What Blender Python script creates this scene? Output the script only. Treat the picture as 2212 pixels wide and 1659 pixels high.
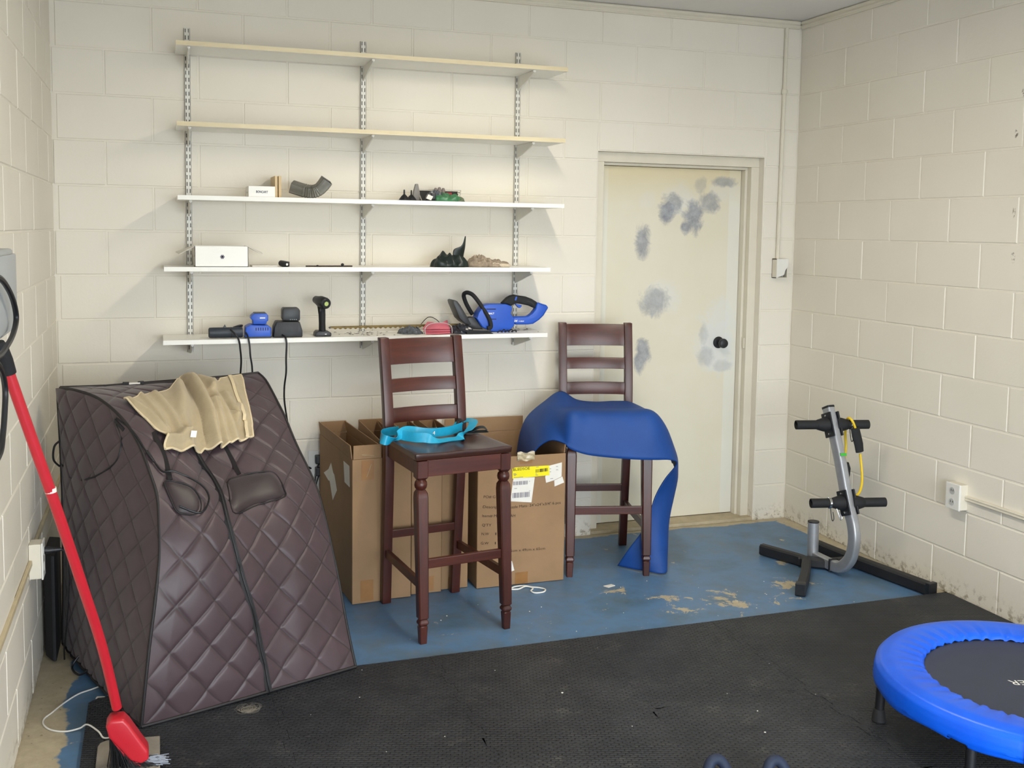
import bpy, bmesh, math, random
from mathutils import Vector, Matrix
from mathutils.geometry import tessellate_polygon
from mathutils import noise as mnoise
for o in list(bpy.data.objects):
    bpy.data.objects.remove(o, do_unlink=True)
SC = bpy.context.scene; COL = SC.collection
random.seed(7)
PI = math.pi

# ------------------------------------------------------------------ camera, world, light, exposure
W = 3.882; H = 2.845; C = .2032; YF = -6.4
cd = bpy.data.cameras.new('camera'); cam = bpy.data.objects.new('camera', cd); COL.objects.link(cam)
cd.sensor_width = 36; cd.lens = 36.356; cd.clip_start = .02
cd.shift_x = -0.00421; cd.shift_y = -0.06401
CR = [(0.944556, -0.328031, 0.014447), (0.014283, 0.085003, 0.996278), (-0.328038, -0.940835, 0.084975)]
M = Matrix.Identity(4)
for i in range(3):
    for j in range(3):
        M[i][j] = CR[j][i]
M.translation = (0.431, -5.0864, 1.6538)
cam.matrix_world = M
SC.camera = cam
wd = bpy.data.worlds.new('sky'); SC.world = wd; wd.use_nodes = True
bg = wd.node_tree.nodes['Background']; bg.inputs[0].default_value = (.87, .94, 1, 1); bg.inputs[1].default_value = 18.6
pt = bpy.data.lights.new('door_opening', 'AREA'); pt.shape = 'RECTANGLE'; pt.size = 3.3; pt.size_y = 2.25
pt.cycles.is_portal = True
po = bpy.data.objects.new('door_opening_portal', pt); COL.objects.link(po)
po.location = (W/2, YF-.09, 1.12); po.rotation_euler = (PI/2, 0, 0)
fl = bpy.data.lights.new('tube', 'AREA'); fl.shape = 'RECTANGLE'; fl.size = .10; fl.size_y = 1.55; fl.energy = 56; fl.color = (1, .92, .76)
vs = SC.view_settings; vs.view_transform = 'Standard'; vs.look = 'None'; vs.gamma = 1; vs.use_curve_mapping = False; vs.exposure = -.66

# ------------------------------------------------------------------ helpers
def lin(h):
    h = h.lstrip('#'); r = []
    for i in (0, 2, 4):
        c = int(h[i:i+2], 16)/255
        r.append(c/12.92 if c <= .04045 else ((c+.055)/1.055)**2.4)
    return tuple(r)+(1,)
class NT:
    def __init__(s, name):
        s.m = bpy.data.materials.new(name); s.m.use_nodes = True; s.t = s.m.node_tree
        s.p = s.t.nodes['Principled BSDF']; s.tc = s.n('ShaderNodeTexCoord')
    def n(s, k, **kw):
        x = s.t.nodes.new(k)
        for a, b in kw.items(): setattr(x, a, b)
        return x
    def l(s, a, b): s.t.links.new(a, b)
    def noise(s, scale, detail=4, rough=.6, vec=None, dist=0):
        x = s.n('ShaderNodeTexNoise'); x.inputs['Scale'].default_value = scale; x.inputs['Detail'].default_value = detail
        x.inputs['Roughness'].default_value = rough; x.inputs['Distortion'].default_value = dist
        s.l(vec or s.tc.outputs['Object'], x.inputs['Vector']); return x.outputs['Fac']
    def ramp(s, fac, pts):
        x = s.n('ShaderNodeValToRGB'); e = x.color_ramp.elements
        while len(e) < len(pts): e.new(.5)
        for k, (p, c) in zip(e, pts):
            k.position = p; k.color = c if len(c) == 4 else tuple(c)+(1,)
        s.l(fac, x.inputs[0]); return x.outputs[0]
    def mix(s, fac, a, b, mode='MIX'):
        x = s.n('ShaderNodeMix', data_type='RGBA', blend_type=mode)
        for v, i in ((fac, 0), (a, 6), (b, 7)):
            if hasattr(v, 'is_linked'): s.l(v, x.inputs[i])
            else: x.inputs[i].default_value = v
        return x.outputs[2]
    def math(s, op, a, b=0, c=0):
        x = s.n('ShaderNodeMath', operation=op)
        for v, i in ((a, 0), (b, 1), (c, 2)):
            if hasattr(v, 'is_linked'): s.l(v, x.inputs[i])
            else: x.inputs[i].default_value = v
        return x.outputs[0]
    def col(s, c):
        if hasattr(c, 'is_linked'): s.l(c, s.p.inputs['Base Color'])
        else: s.p.inputs['Base Color'].default_value = c
        return s
    def bump(s, h, strength, dist=.002):
        x = s.n('ShaderNodeBump'); x.inputs['Strength'].default_value = strength; x.inputs['Distance'].default_value = dist
        s.l(h, x.inputs['Height']); s.l(x.outputs[0], s.p.inputs['Normal']); return s
    def set(s, rough=.5, metal=0, spec=.5, **kw):
        s.p.inputs['Roughness'].default_value = rough; s.p.inputs['Metallic'].default_value = metal
        s.p.inputs['Specular IOR Level'].default_value = spec
        for k, v in kw.items(): s.p.inputs[k.replace('_', ' ')].default_value = v
        return s
BW = [(0, (0, 0, 0, 1)), (1, (1, 1, 1, 1))]
def mat(name, hexc, rough=.5, metal=0, var=.10, scale=12, bscale=0, bstr=.2, spec=.5, world=False, bdist=.002):
    t = NT(name); c = lin(hexc); t.set(rough, metal, spec)
    f = t.noise(scale, 4)
    lo = tuple(x*(1-var) for x in c[:3])+(1,); hi = tuple(min(1, x*(1+var)) for x in c[:3])+(1,)
    t.col(t.ramp(f, [(.3, lo), (.7, hi)]))
    if bscale: t.bump(t.noise(bscale, 3), bstr, bdist)
    return t.m

class MB:
    def __init__(s): s.v = []; s.f = []; s.uv = {}
    def add(s, vs, fs):
        b = len(s.v); s.v += [tuple(x) for x in vs]; s.f += [tuple(b+i for i in f) for f in fs]; return s
    def box(s, x0, x1, y0, y1, z0, z1):
        return s.add([(x, y, z) for x in (x0, x1) for y in (y0, y1) for z in (z0, z1)],
                     [(0, 1, 3, 2), (4, 6, 7, 5), (0, 4, 5, 1), (2, 3, 7, 6), (0, 2, 6, 4), (1, 5, 7, 3)])
    def bar(s, a, b, w, h, up=(0, 0, 1), w2=None, h2=None):       # rectangular bar from a to b, cross-section w (sideways) x h (up)
        a = Vector(a); b = Vector(b); d = (b-a).normalized(); u = Vector(up); sd = d.cross(u).normalized(); u = sd.cross(d)
        w2 = w2 or w; h2 = h2 or h; vs = []
        for p, ww, hh in ((a, w, h), (b, w2, h2)):
            for i, j in ((-1, -1), (1, -1), (1, 1), (-1, 1)): vs.append(p+sd*i*ww/2+u*j*hh/2)
        return s.add(vs, [(3, 2, 1, 0), (4, 5, 6, 7), (0, 1, 5, 4), (1, 2, 6, 5), (2, 3, 7, 6), (3, 0, 4, 7)])
    def loft(s, rings, caps=True, closed=False):
        n = len(rings[0]); b = len(s.v)
        for r in rings: s.v += [tuple(p) for p in r]
        m = len(rings)
        for i in range(m if closed else m-1):
            i2 = (i+1) % m
            for j in range(n):
                k = (j+1) % n
                s.f.append((b+i*n+j, b+i*n+k, b+i2*n+k, b+i2*n+j))
        if caps and not closed:
            s.f.append(tuple(b+j for j in reversed(range(n)))); s.f.append(tuple(b+(m-1)*n+j for j in range(n)))
        return s
    def tube(s, path, r, n=10, closed=False, ry=None, up=None):
        P = [Vector(p) for p in path]; m = len(P); rings = []; nrm = None
        for i, p in enumerate(P):
            d = (P[(i+1) % m]-P[i-1]) if closed else (P[min(i+1, m-1)]-P[max(i-1, 0)])
            d.normalize()
            if up is not None: nrm = Vector(up)
            elif nrm is None: nrm = Vector((0, 0, 1)) if abs(d.z) < .9 else Vector((1, 0, 0))
            nrm = (nrm-d*nrm.dot(d)).normalized(); sd = d.cross(nrm)
            rr = r[i] if isinstance(r, (list, tuple)) else r
            r2 = rr if ry is None else ry
            rings.append([p+sd*math.cos(2*PI*k/n)*rr+nrm*math.sin(2*PI*k/n)*r2 for k in range(n)])
        return s.loft(rings, True, closed)
    def lathe(s, prof, base=(0, 0, 0), axis=(0, 0, 1), n=20, x=None):
        ax = Vector(axis).normalized(); a = Vector(x) if x else (Vector((1, 0, 0)) if abs(ax.x) < .9 else Vector((0, 1, 0)))
        a = (a-ax*a.dot(ax)).normalized(); b = ax.cross(a); o = Vector(base)
        return s.loft([[o+ax*z+(a*math.cos(2*PI*k/n)+b*math.sin(2*PI*k/n))*max(r, 1e-5) for k in range(n)] for r, z in prof])
    def square(s, prof, base=(0, 0, 0), ch=.16):                     # like lathe but square with cut corners: (width, z, dx, dy)
        rings = []
        for q in prof:
            w, z = q[0], q[1]; dx = q[2] if len(q) > 2 else 0; dy = q[3] if len(q) > 3 else 0
            a = w/2; c = a*(1-ch)
            rings.append([(base[0]+dx+i, base[1]+dy+j, base[2]+z) for i, j in ((c, -a), (a, -c), (a, c), (c, a), (-c, a), (-a, c), (-a, -c), (-c, -a))])
        return s.loft(rings)
    def prism(s, poly, y0, y1, M=None):                               # polygon in (x,z), thickness along y
        n = len(poly); vs = [(x, y0, z) for x, z in poly]+[(x, y1, z) for x, z in poly]
        if M: vs = [M @ Vector(v) for v in vs]
        ar = sum(poly[i][0]*poly[(i+1) % n][1]-poly[(i+1) % n][0]*poly[i][1] for i in range(n))
        fs = [tuple(range(n)), tuple(reversed(range(n, 2*n)))]+[(i, i+n, (i+1) % n+n, (i+1) % n) for i in range(n)]
        if ar < 0: fs = [tuple(reversed(f)) for f in fs]
        return s.add(vs, fs)
    def slab(s, poly, z0, z1, tess=False):                                        # polygon in (x,y), thickness along z
        n = len(poly); vs = [(x, y, z0) for x, y in poly]+[(x, y, z1) for x, y in poly]
        ar = sum(poly[i][0]*poly[(i+1) % n][1]-poly[(i+1) % n][0]*poly[i][1] for i in range(n))
        sd = [(i, (i+1) % n, (i+1) % n+n, i+n) for i in range(n)]
        if tess:
            tr = [tuple(k) for k in tessellate_polygon([[Vector((x, y, 0)) for x, y in poly]])]
            fs = [tuple(k+n for k in f) for f in tr]+tr+sd
        else: fs = [tuple(reversed(range(n))), tuple(range(n, 2*n))]+sd
        if ar < 0: fs = [tuple(reversed(f)) for f in fs]
        return s.add(vs, fs)
    def grid(s, fn, nu, nv, uv=None):
        b = len(s.v)
        for j in range(nv+1):
            for i in range(nu+1):
                if uv: s.uv[len(s.v)] = uv(i/nu, j/nv)
                s.v.append(tuple(fn(i/nu, j/nv)))
        for j in range(nv):
            for i in range(nu):
                a = b+j*(nu+1)+i; s.f.append((a, a+1, a+nu+2, a+nu+1))
        return s
    def ribbon(s, pts, width, thick=.0016, n=8):                       # pts: (pos, width direction)
        P = smooth([p for p, _ in pts], n); D = smooth([d for _, d in pts], n); rings = []
        for i, (p, d) in enumerate(zip(P, D)):
            t = (P[min(i+1, len(P)-1)]-P[max(i-1, 0)]).normalized(); d = (d-t*d.dot(t)).normalized(); k = t.cross(d)
            rings.append([p-d*width/2-k*thick/2, p+d*width/2-k*thick/2, p+d*width/2+k*thick/2, p-d*width/2+k*thick/2])
        return s.loft(rings)
    def build(s, name, m, parent=None, org=(0, 0, 0), smooth_deg=35, bevel=0, seg=2, local=False, solid=0, fix=True, subd=0):
        if parent is not None and not local: org = parent.location
        me = bpy.data.meshes.new(name); ox, oy, oz = org
        me.from_pydata([(x-ox, y-oy, z-oz) for x, y, z in s.v], [], s.f)
        bm = bmesh.new(); bm.from_mesh(me)
        if fix: bmesh.ops.recalc_face_normals(bm, faces=bm.faces)
        if bevel:
            es = [e for e in bm.edges if len(e.link_faces) == 2 and e.calc_face_angle(0) > .5]
            bmesh.ops.bevel(bm, geom=es, offset=bevel, segments=seg, affect='EDGES', profile=.6, clamp_overlap=True)
        bm.to_mesh(me); bm.free()
        if s.uv:
            L = me.uv_layers.new(name='seam_uv')
            for lp in me.loops: L.data[lp.index].uv = s.uv.get(lp.vertex_index, (0, 0))
        me.materials.append(m)
        if smooth_deg:
            me.shade_smooth(); me.set_sharp_from_angle(angle=math.radians(smooth_deg))
        o = bpy.data.objects.new(name, me); COL.objects.link(o)
        if parent is not None: o.parent = parent
        else: o.location = org
        if solid:
            q = o.modifiers.new('thickness', 'SOLIDIFY'); q.thickness = solid; q.offset = 0
        if subd:
            q = o.modifiers.new('subdivision', 'SUBSURF'); q.levels = q.render_levels = subd
        return o
def smooth(P, n=8, closed=False):
    P = [Vector(p) for p in P]; m = len(P); out = []
    for i in range(m if closed else m-1):
        g = (lambda k: P[k % m]) if closed else (lambda k: P[max(0, min(m-1, k))])
        a, b, c, d = g(i-1), g(i), g(i+1), g(i+2)
        for k in range(n):
            f = k/n; out.append(.5*(2*b+(c-a)*f+(2*a-5*b+4*c-d)*f*f+(3*b-a-3*c+d)*f**3))
    if not closed: out.append(P[-1])
    return out
def tag(o, label, cat, group=None, kind=None):
    o['label'] = label; o['category'] = cat
    if group: o['group'] = group
    if kind: o['kind'] = kind
    return o
def thing(name, label, cat, loc=(0, 0, 0), rz=0, group=None):
    o = bpy.data.objects.new(name, None); COL.objects.link(o); o.location = loc; o.rotation_euler = (0, 0, rz)
    o.empty_display_size = .05
    return tag(o, label, cat, group)
def struct(o): o['kind'] = 'structure'; return o
def txt(s, name, m, parent, origin, right, up, width=None, height=.02, ext=.0004, align='LEFT', bold=0):
    cu = bpy.data.curves.new('t', 'FONT'); cu.body = s; cu.size = 1; cu.extrude = .0; cu.offset = bold; cu.align_x = align; cu.resolution_u = 3
    tmp = bpy.data.objects.new('t', cu); COL.objects.link(tmp)
    dg = bpy.context.evaluated_depsgraph_get(); me = bpy.data.meshes.new_from_object(tmp.evaluated_get(dg))
    bpy.data.objects.remove(tmp, do_unlink=True)
    xs = [v.co.x for v in me.vertices]; ys = [v.co.y for v in me.vertices]
    sy = height/.72; sx = sy if width is None else width/(max(xs)-min(xs))
    x0 = min(xs) if align == 'LEFT' else 0
    R = Vector(right).normalized(); U = Vector(up).normalized(); N = R.cross(U); O = Vector(origin); q = Vector(parent.location) if parent.parent is None else Vector((0, 0, 0))
    for v in me.vertices:
        p = O+R*(v.co.x-x0)*sx+U*v.co.y*sy+N*ext; v.co = p-q
    me.materials.clear(); me.materials.append(m); me.name = name
    o = bpy.data.objects.new(name, me); COL.objects.link(o); o.parent = parent
    return o
def copy_tree(o, parent=None):
    c = o.copy(); COL.objects.link(c)
    if parent is not None: c.parent = parent
    for ch in list(o.children): copy_tree(ch, c)
    return c

# ------------------------------------------------------------------ materials
def paint_mat():
    t = NT('cream_block_paint'); t.set(.55, 0, .35)
    vec = t.n('ShaderNodeNewGeometry').outputs['Position']
    a = t.noise(1.3, 3, .5, vec); b = t.noise(30, 4, .6, vec)
    c = t.ramp(a, [(.25, lin('#e1dacb')), (.75, lin('#e9e3d7'))])
    c = t.mix(t.ramp(t.noise(7, 5, .7, vec), [(.70, (0, 0, 0, 1)), (.82, (.35, .35, .35, 1))]), c, lin('#d0cab9'))
    z = t.n('ShaderNodeSeparateXYZ'); t.l(vec, z.inputs[0])
    for cy, cz, ry, rz in [(-1.592, 2.09, 0.012, 0.03), (-1.603, 1.762, 0.01, 0.028), (-1.609, 1.569, 0.013, 0.03), (-1.618, 2.261, 0.012, 0.02)]:    # scuffs on the right wall
        dy = t.math('DIVIDE', t.math('SUBTRACT', z.outputs[1], cy), ry); dz = t.math('DIVIDE', t.math('SUBTRACT', z.outputs[2], cz), rz)
        d = t.math('SUBTRACT', 1, t.math('ADD', t.math('MULTIPLY', dy, dy), t.math('MULTIPLY', dz, dz)))
        k = t.math('MULTIPLY', t.math('MAXIMUM', d, 0), t.math('GREATER_THAN', z.outputs[0], 3.5))
        c = t.mix(t.math('MULTIPLY', k, t.ramp(t.noise(70, 3, .6, vec), [(.5, (0, 0, 0, 1)), (.56, (1, 1, 1, 1))])), c, lin('#6f675a'))
    dirt = t.math('MULTIPLY', t.ramp(z.outputs[2], [(.0, (1, 1, 1, 1)), (.10, (0, 0, 0, 1))]), t.ramp(t.noise(28, 5, .7, vec), [(.5, (0, 0, 0, 1)), (.62, (1, 1, 1, 1))]))
    c = t.mix(dirt, c, lin('#8d8069')); t.col(c)
    h = t.math('ADD', t.math('MULTIPLY', t.noise(55, 5, .65, vec), .7), t.math('MULTIPLY', b, .5))
    t.bump(h, .32, .003); return t.m
M_WALL = paint_mat()
M_CEIL = mat('grey_ceiling_paint', '#e3e0dc', .9, 0, .03, 3, 60, .2)
M_TRIM = mat('cream_trim_paint', '#ddd6c5', .5, 0, .04, 5)
def floor_mat():
    t = NT('worn_blue_floor_paint'); t.set(.42, 0, .4)
    vec = t.n('ShaderNodeNewGeometry').outputs['Position']
    x = t.n('ShaderNodeSeparateXYZ'); t.l(vec, x.inputs[0])
    base = t.ramp(t.noise(2.6, 6, .65, vec), [(.3, lin('#4d6677')), (.5, lin('#597da3')), (.7, lin('#576c7c'))])
    base = t.mix(t.ramp(t.noise(9, 6, .75, vec), [(.5, (0, 0, 0, 1)), (.75, (.55, .55, .55, 1))]), base, lin('#707470'))
    scr = t.ramp(t.noise(60, 3, .8, vec, 2.0), [(.69, (0, 0, 0, 1)), (.76, (.5, .5, .5, 1))])
    base = t.mix(scr, base, lin('#9db0b6'))
    conc = t.ramp(t.noise(18, 5, .7, vec), [(.3, lin('#a99c82')), (.7, lin('#c3b79c'))])
    chip = t.noise(7.5, 7, .72, vec, .6)
    zone = None
    for cx, cy, rx, ry in ((2.75, -1.12, .62, .24), (3.25, -1.0, .22, .15), (2.45, -.85, .12, .08), (3.45, -.72, .12, .10)):
        dx = t.math('DIVIDE', t.math('SUBTRACT', x.outputs[0], cx), rx); dy = t.math('DIVIDE', t.math('SUBTRACT', x.outputs[1], cy), ry)
        d = t.math('SUBTRACT', 1, t.math('ADD', t.math('MULTIPLY', dx, dx), t.math('MULTIPLY', dy, dy)))
        d = t.math('MAXIMUM', d, 0); zone = d if zone is None else t.math('MAXIMUM', zone, d)
    m = t.ramp(t.math('ADD', chip, t.math('MULTIPLY', zone, .125)), [(.655, (0, 0, 0, 1)), (.68, (1, 1, 1, 1))])
    wob = t.math('MULTIPLY', t.math('SUBTRACT', t.noise(6, 4, .6, vec), .5), .16)
    lf = t.ramp(t.math('ADD', x.outputs[0], wob), [(.115, (1, 1, 1, 1)), (.125, (0, 0, 0, 1))])
    rt = t.ramp(t.math('ADD', t.math('SUBTRACT', x.outputs[0], W-1), wob), [(.92, (0, 0, 0, 1)), (.93, (1, 1, 1, 1))])
    bk = t.ramp(t.math('ADD', t.math('ADD', x.outputs[1], 1), t.math('MULTIPLY', wob, .6)), [(.955, (0, 0, 0, 1)), (.965, (1, 1, 1, 1))])
    m = t.math('MAXIMUM', t.math('MAXIMUM', m, lf), t.math('MAXIMUM', rt, bk))
    spk = t.ramp(t.noise(42, 3, .6, vec), [(.66, (0, 0, 0, 1)), (.70, (.8, .8, .8, 1))])
    conc = t.mix(t.math('MULTIPLY', spk, .8), conc, lin('#5b4f40'))
    t.col(t.mix(m, base, conc)); t.bump(t.math('SUBTRACT', t.noise(40, 4, .6, vec), t.math('MULTIPLY', m, .8)), .25, .0015)
    return t.m
M_FLOOR = floor_mat()
def foam_mat_mat():
    t = NT('black_woven_foam'); t.set(.52, 0, .45)
    vec = t.n('ShaderNodeNewGeometry').outputs['Position']
    mp = t.n('ShaderNodeMapping'); mp.inputs['Rotation'].default_value = (0, 0, .30); t.l(vec, mp.inputs[0])
    br = t.n('ShaderNodeTexBrick'); br.offset = .5; br.inputs['Scale'].default_value = 34
    br.inputs['Color1'].default_value = (1, 1, 1, 1); br.inputs['Color2'].default_value = (.8, .8, .8, 1); br.inputs['Mortar'].default_value = (0, 0, 0, 1)
    br.inputs['Mortar Size'].default_value = .12; br.inputs['Mortar Smooth'].default_value = 1; br.inputs['Brick Width'].default_value = .85; br.inputs['Row Height'].default_value = .42
    t.l(mp.outputs[0], br.inputs['Vector'])
    dust = t.ramp(t.noise(3.2, 6, .7, vec), [(.42, lin('#1f2228')), (.72, lin('#35373b'))])
    dust = t.mix(t.math('MULTIPLY', t.ramp(t.noise(5.5, 5, .75, vec), [(.60, (0, 0, 0, 1)), (.74, (.5, .5, .5, 1))]), t.math('MULTIPLY', br.outputs['Color'], 1)), dust, lin('#77736a'))
    t.col(dust); t.bump(br.outputs['Color'], 1.0, .0036); return t.m
M_FOAM = foam_mat_mat()
def wood_mat(name, c1, c2, rough, axis=2):
    t = NT(name); t.set(rough, 0, .5)
    mp = t.n('ShaderNodeMapping'); sc = [26, 26, 26]; sc[axis] = 2.2; mp.inputs['Scale'].default_value = sc; t.l(t.tc.outputs['Object'], mp.inputs[0])
    g = t.noise(1.0, 6, .65, mp.outputs[0], .4); w = t.noise(5, 4, .6)
    c = t.ramp(g, [(.3, lin(c1)), (.7, lin(c2))])
    t.col(t.mix(t.ramp(w, [(.5, (0, 0, 0, 1)), (.8, (.5, .5, .5, 1))]), c, lin(c1))); t.bump(g, .08, .001); return t.m
M_WOODZ = wood_mat('dark_cherry_wood_upright', '#33140e', '#51241a', .34, 2)
M_WOODX = wood_mat('dark_cherry_wood_rail', '#38160f', '#58271b', .34, 0)
M_SEAT = wood_mat('dark_stained_seat_wood', '#2d1813', '#4a2b22', .28, 0)
M_BOARDE = wood_mat('pale_maple_board', '#d9c9a4', '#e8dab8', .5, 0)
M_WHITE = mat('white_melamine', '#f3f1ea', .4, 0, .02, 8)
M_STEELW = mat('white_enamelled_steel', '#dcdad2', .38, 0, .02, 20)
M_SLOT = mat('painted_slot_shade', '#77746d', .7)
M_CARD = mat('brown_cardboard', '#987857', .8, 0, .10, 5, 90, .12)
M_CARDIN = mat('inner_cardboard', '#96744f', .85, 0, .08, 5)
M_TAPE = mat('brown_packing_tape', '#94693c', .3, 0, .12, 20)
M_CLEAR = mat('creased_clear_tape', '#b5a687', .18, 0, .2, 60)
M_INK = mat('dark_print_ink', '#33261c', .8)
M_PAPER = mat('white_paper_label', '#e6e2da', .7, 0, .04, 14)
M_YEL = mat('yellow_paper_label', '#f2e300', .6, 0, .03, 14)
M_GREYINK = mat('grey_print_ink', '#7c7884', .8)
M_BLK = mat('black_plastic', '#1b1c20', .42, 0, .1, 30)
M_BLKM = mat('matte_black_rubber', '#17181b', .75, 0, .15, 30, 200, .15)
M_BLU = mat('blue_tool_plastic', '#1450bd', .38, 0, .06, 20)
M_NAVY = mat('dark_blue_slot', '#0b1a5c', .6)
M_RED = mat('red_broom_plastic', '#c02330', .30, 0, .06, 8)
M_SILVER = mat('silver_powder_coat', '#a9abb0', .38, .55, .05, 40)
M_CHROME = mat('bright_chrome', '#d8d8d8', .15, 1, .02, 20)
M_FRAMEBLK = mat('dusty_black_tube', '#1d1d20', .55, 0, .35, 9, 120, .1)
M_YBAND = mat('yellow_rubber_tube', '#e3c021', .42, 0, .06, 30)
M_GREYBOX = mat('grey_enamel_box', '#a9acad', .45, 0, .03, 12)
M_PLATE = mat('white_outlet_plastic', '#e4e2dc', .35, 0, .02, 20)
M_CORDW = mat('white_cable', '#e9e7e1', .4)
M_CORDB = mat('black_cable', '#16171b', .45)
M_GREY = mat('grey_galvanised_steel', '#75736b', .45, .35, .2, 14)
M_NAVYIN = mat('dark_inner_steel', '#2b303d', .6, .2, .1, 14)
M_PINK = mat('pink_rubber', '#d4707f', .5, 0, .06, 20)
M_GREEN = mat('green_packet', '#3f7a52', .35, 0, .15, 40)
M_TAN = mat('tan_fabric_glove', '#9a8a78', .95, 0, .35, 45, 200, .3)
M_BAG = mat('dark_green_nylon', '#15211f', .42, 0, .2, 20, 60, .3)
M_SMOKE = mat('smoky_clear_plastic', '#5c6168', .22, 0, .4, 70)
M_BRASS = mat('sap_stained_blade_steel', '#6e5a2b', .45, .4, .35, 30)
M_LEAF = mat('dry_leaf_bits', '#4a2f22', .9, 0, .4, 60)

# ------------------------------------------------------------------ room shell
DX0, DX1, DZ = 2.652, 3.669, 2.08                      # block opening around the door
G = .0032                                              # recess of the mortar joints
b = MB()
b.box(-.2, DX0, G, .22, -.1, H+.1); b.box(DX1, W+.2, G, .22, -.1, H+.1); b.box(DX0, DX1, G, .22, DZ, H+.1); b.box(DX0, DX1, .19, .22, -.1, DZ)
wall_back = struct(b.build('wall_back', M_WALL, smooth_deg=0))
wall_right = struct(MB().box(W+G, W+.2, YF, G, -.1, H+.1).build('wall_right', M_WALL, smooth_deg=0))
wall_left = struct(MB().box(-.2, -G, YF, G, -.1, H+.1).build('wall_left', M_WALL, smooth_deg=0))
b = MB(); b.box(-.2, .3, YF-.18, YF, -.1, H+.1); b.box(W-.3, W+.2, YF-.18, YF, -.1, H+.1); b.box(.3, W-.3, YF-.18, YF, 2.25, H+.1)
struct(b.build('wall_front', M_WALL, smooth_deg=0))
struct(MB().box(-.2, W+.2, YF-.2, .2, H, H+.1).build('ceiling', M_CEIL, smooth_deg=0))
floor = struct(MB().box(-.2, W+.2, YF-.2, .2, -.1, 0).build('floor', M_FLOOR, smooth_deg=0))
M_DRIVE = mat('driveway_concrete', '#a9a59c', .9, 0, .1, 3)
struct(MB().box(-12, 16, YF-16, YF-.2, -.14, -.02).build('ground', M_DRIVE, smooth_deg=0))

# concrete blocks, each its own piece: course height C, running bond
_bm = {}
def block_mesh(w, h):
    k = (round(w, 3), round(h, 3))
    if k not in _bm:
        j = .0028; c = .0035; x, z = w/2-j, h/2-j
        v = [(-x, .012, -z), (x, .012, -z), (x, .012, z), (-x, .012, z), (-x, c, -z), (x, c, -z), (x, c, z), (-x, c, z),
             (-x+c, 0, -z+c), (x-c, 0, -z+c), (x-c, 0, z-c), (-x+c, 0, z-c)]
        f = [(8, 9, 10, 11), (4, 5, 9, 8), (5, 6, 10, 9), (6, 7, 11, 10), (7, 4, 8, 11), (0, 1, 5, 4), (1, 2, 6, 5), (2, 3, 7, 6), (3, 0, 4, 7)]
        me = bpy.data.meshes.new('concrete_block'); me.from_pydata(v, [], f); me.materials.append(M_WALL); _bm[k] = me
    return _bm[k]
def courses(wall, to_world, rz, u0, u1, phase_even, phase_odd, holes=()):
    for r in range(14):
        z0, z1 = r*C, min((r+1)*C, H-.001)
        ph = phase_even if r % 2 == 0 else phase_odd
        k = math.floor((u0-ph)/.4064); u = ph+k*.4064
        while u < u1:
            segs = [(max(u, u0), min(u+.4064, u1), z0, z1)]
            for hx0, hx1, hz in holes:
                out = []
                for a, bb, c0, c1 in segs:
                    if bb <= hx0 or a >= hx1 or c0 >= hz: out.append((a, bb, c0, c1)); continue
                    if a < hx0: out.append((a, hx0, c0, c1))
                    if bb > hx1: out.append((hx1, bb, c0, c1))
                    if c1 > hz: out.append((max(a, hx0), min(bb, hx1), hz, c1))
                segs = out
            for a, bb, c0, c1 in segs:
                if bb-a < .02 or c1-c0 < .02: continue
                o = bpy.data.objects.new('concrete_block', block_mesh(bb-a, c1-c0)); COL.objects.link(o); o.parent = wall
                o.location = to_world((a+bb)/2, (c0+c1)/2, random.uniform(-.0008, .0010)); o.rotation_euler = (random.uniform(-.003, .003), 0, rz+random.uniform(-.0015, .0015))
            u += .4064
courses(wall_back, lambda a, z, d: (a, d, z), 0, 0, W, .22+.2032, .22, [(DX0, DX1, DZ)])
courses(wall_right, lambda a, z, d: (W+d, -a, z), -PI/2, 0, 3.6, .003, .206)
courses(wall_left, lambda a, z, d: (-d, -a, z), PI/2, 0, 2.85, .003, .206)

# surface raceways along the ceiling, and the drop to the broken switch box
def raceway(name, a, b2, out, label=None):
    m = MB(); a = Vector(a); b2 = Vector(b2); o = Vector(out)
    m.bar(a+o*.008, b2+o*.008, .016, .044); m.bar(a+o*.017+Vector((0, 0, .011)), b2+o*.017+Vector((0, 0, .011)), .006, .014)
    m.bar(a+o*.017-Vector((0, 0, .009)), b2+o*.017-Vector((0, 0, .009)), .006, .014)
    return struct(m.build(name, M_TRIM, smooth_deg=0, bevel=.002, seg=1))
raceway('trim_1', (0.001, -.001, H-.024), (W-.02, -.001, H-.024), (0, -1, 0))
raceway('trim_2', (W-.001, -.02, H-.024), (W-.001, -3.6, H-.024), (-1, 0, 0))
sx, sz0, sz1 = 3.762, 1.514, 2.80
t = thing('switch_box', 'cream surface conduit and broken white switch box right of the door', 'switch', (3.778, 0, 1.46))
m = MB(); m.tube([(sx+.014, -.011, sz1), (sx+.012, -.011, 2.4), (sx+.008, -.011, 1.9), (sx+.006, -.011, 1.512)], .011, 10); m.build('conduit', M_TRIM, t)
MB().lathe([(.014, 0), (.017, .006), (.017, .02), (.014, .026)], (sx+.0125, -.011, 2.437), n=12).build('conduit_coupling', M_TRIM, t)
m = MB(); x0, x1, z0, z1 = 3.741, 3.815, 1.405, 1.514
m.box(x0, x1, -.004, 0, z0, z1); m.box(x0, x0+.004, -.045, 0, z0, z1); m.box(x1-.004, x1, -.045, 0, z0, z1); m.box(x0, x1, -.045, 0, z0, z0+.004); m.box(x0, x1, -.045, 0, z1-.004, z1)
m.build('box_shell', M_TRIM, t, smooth_deg=0)
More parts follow.
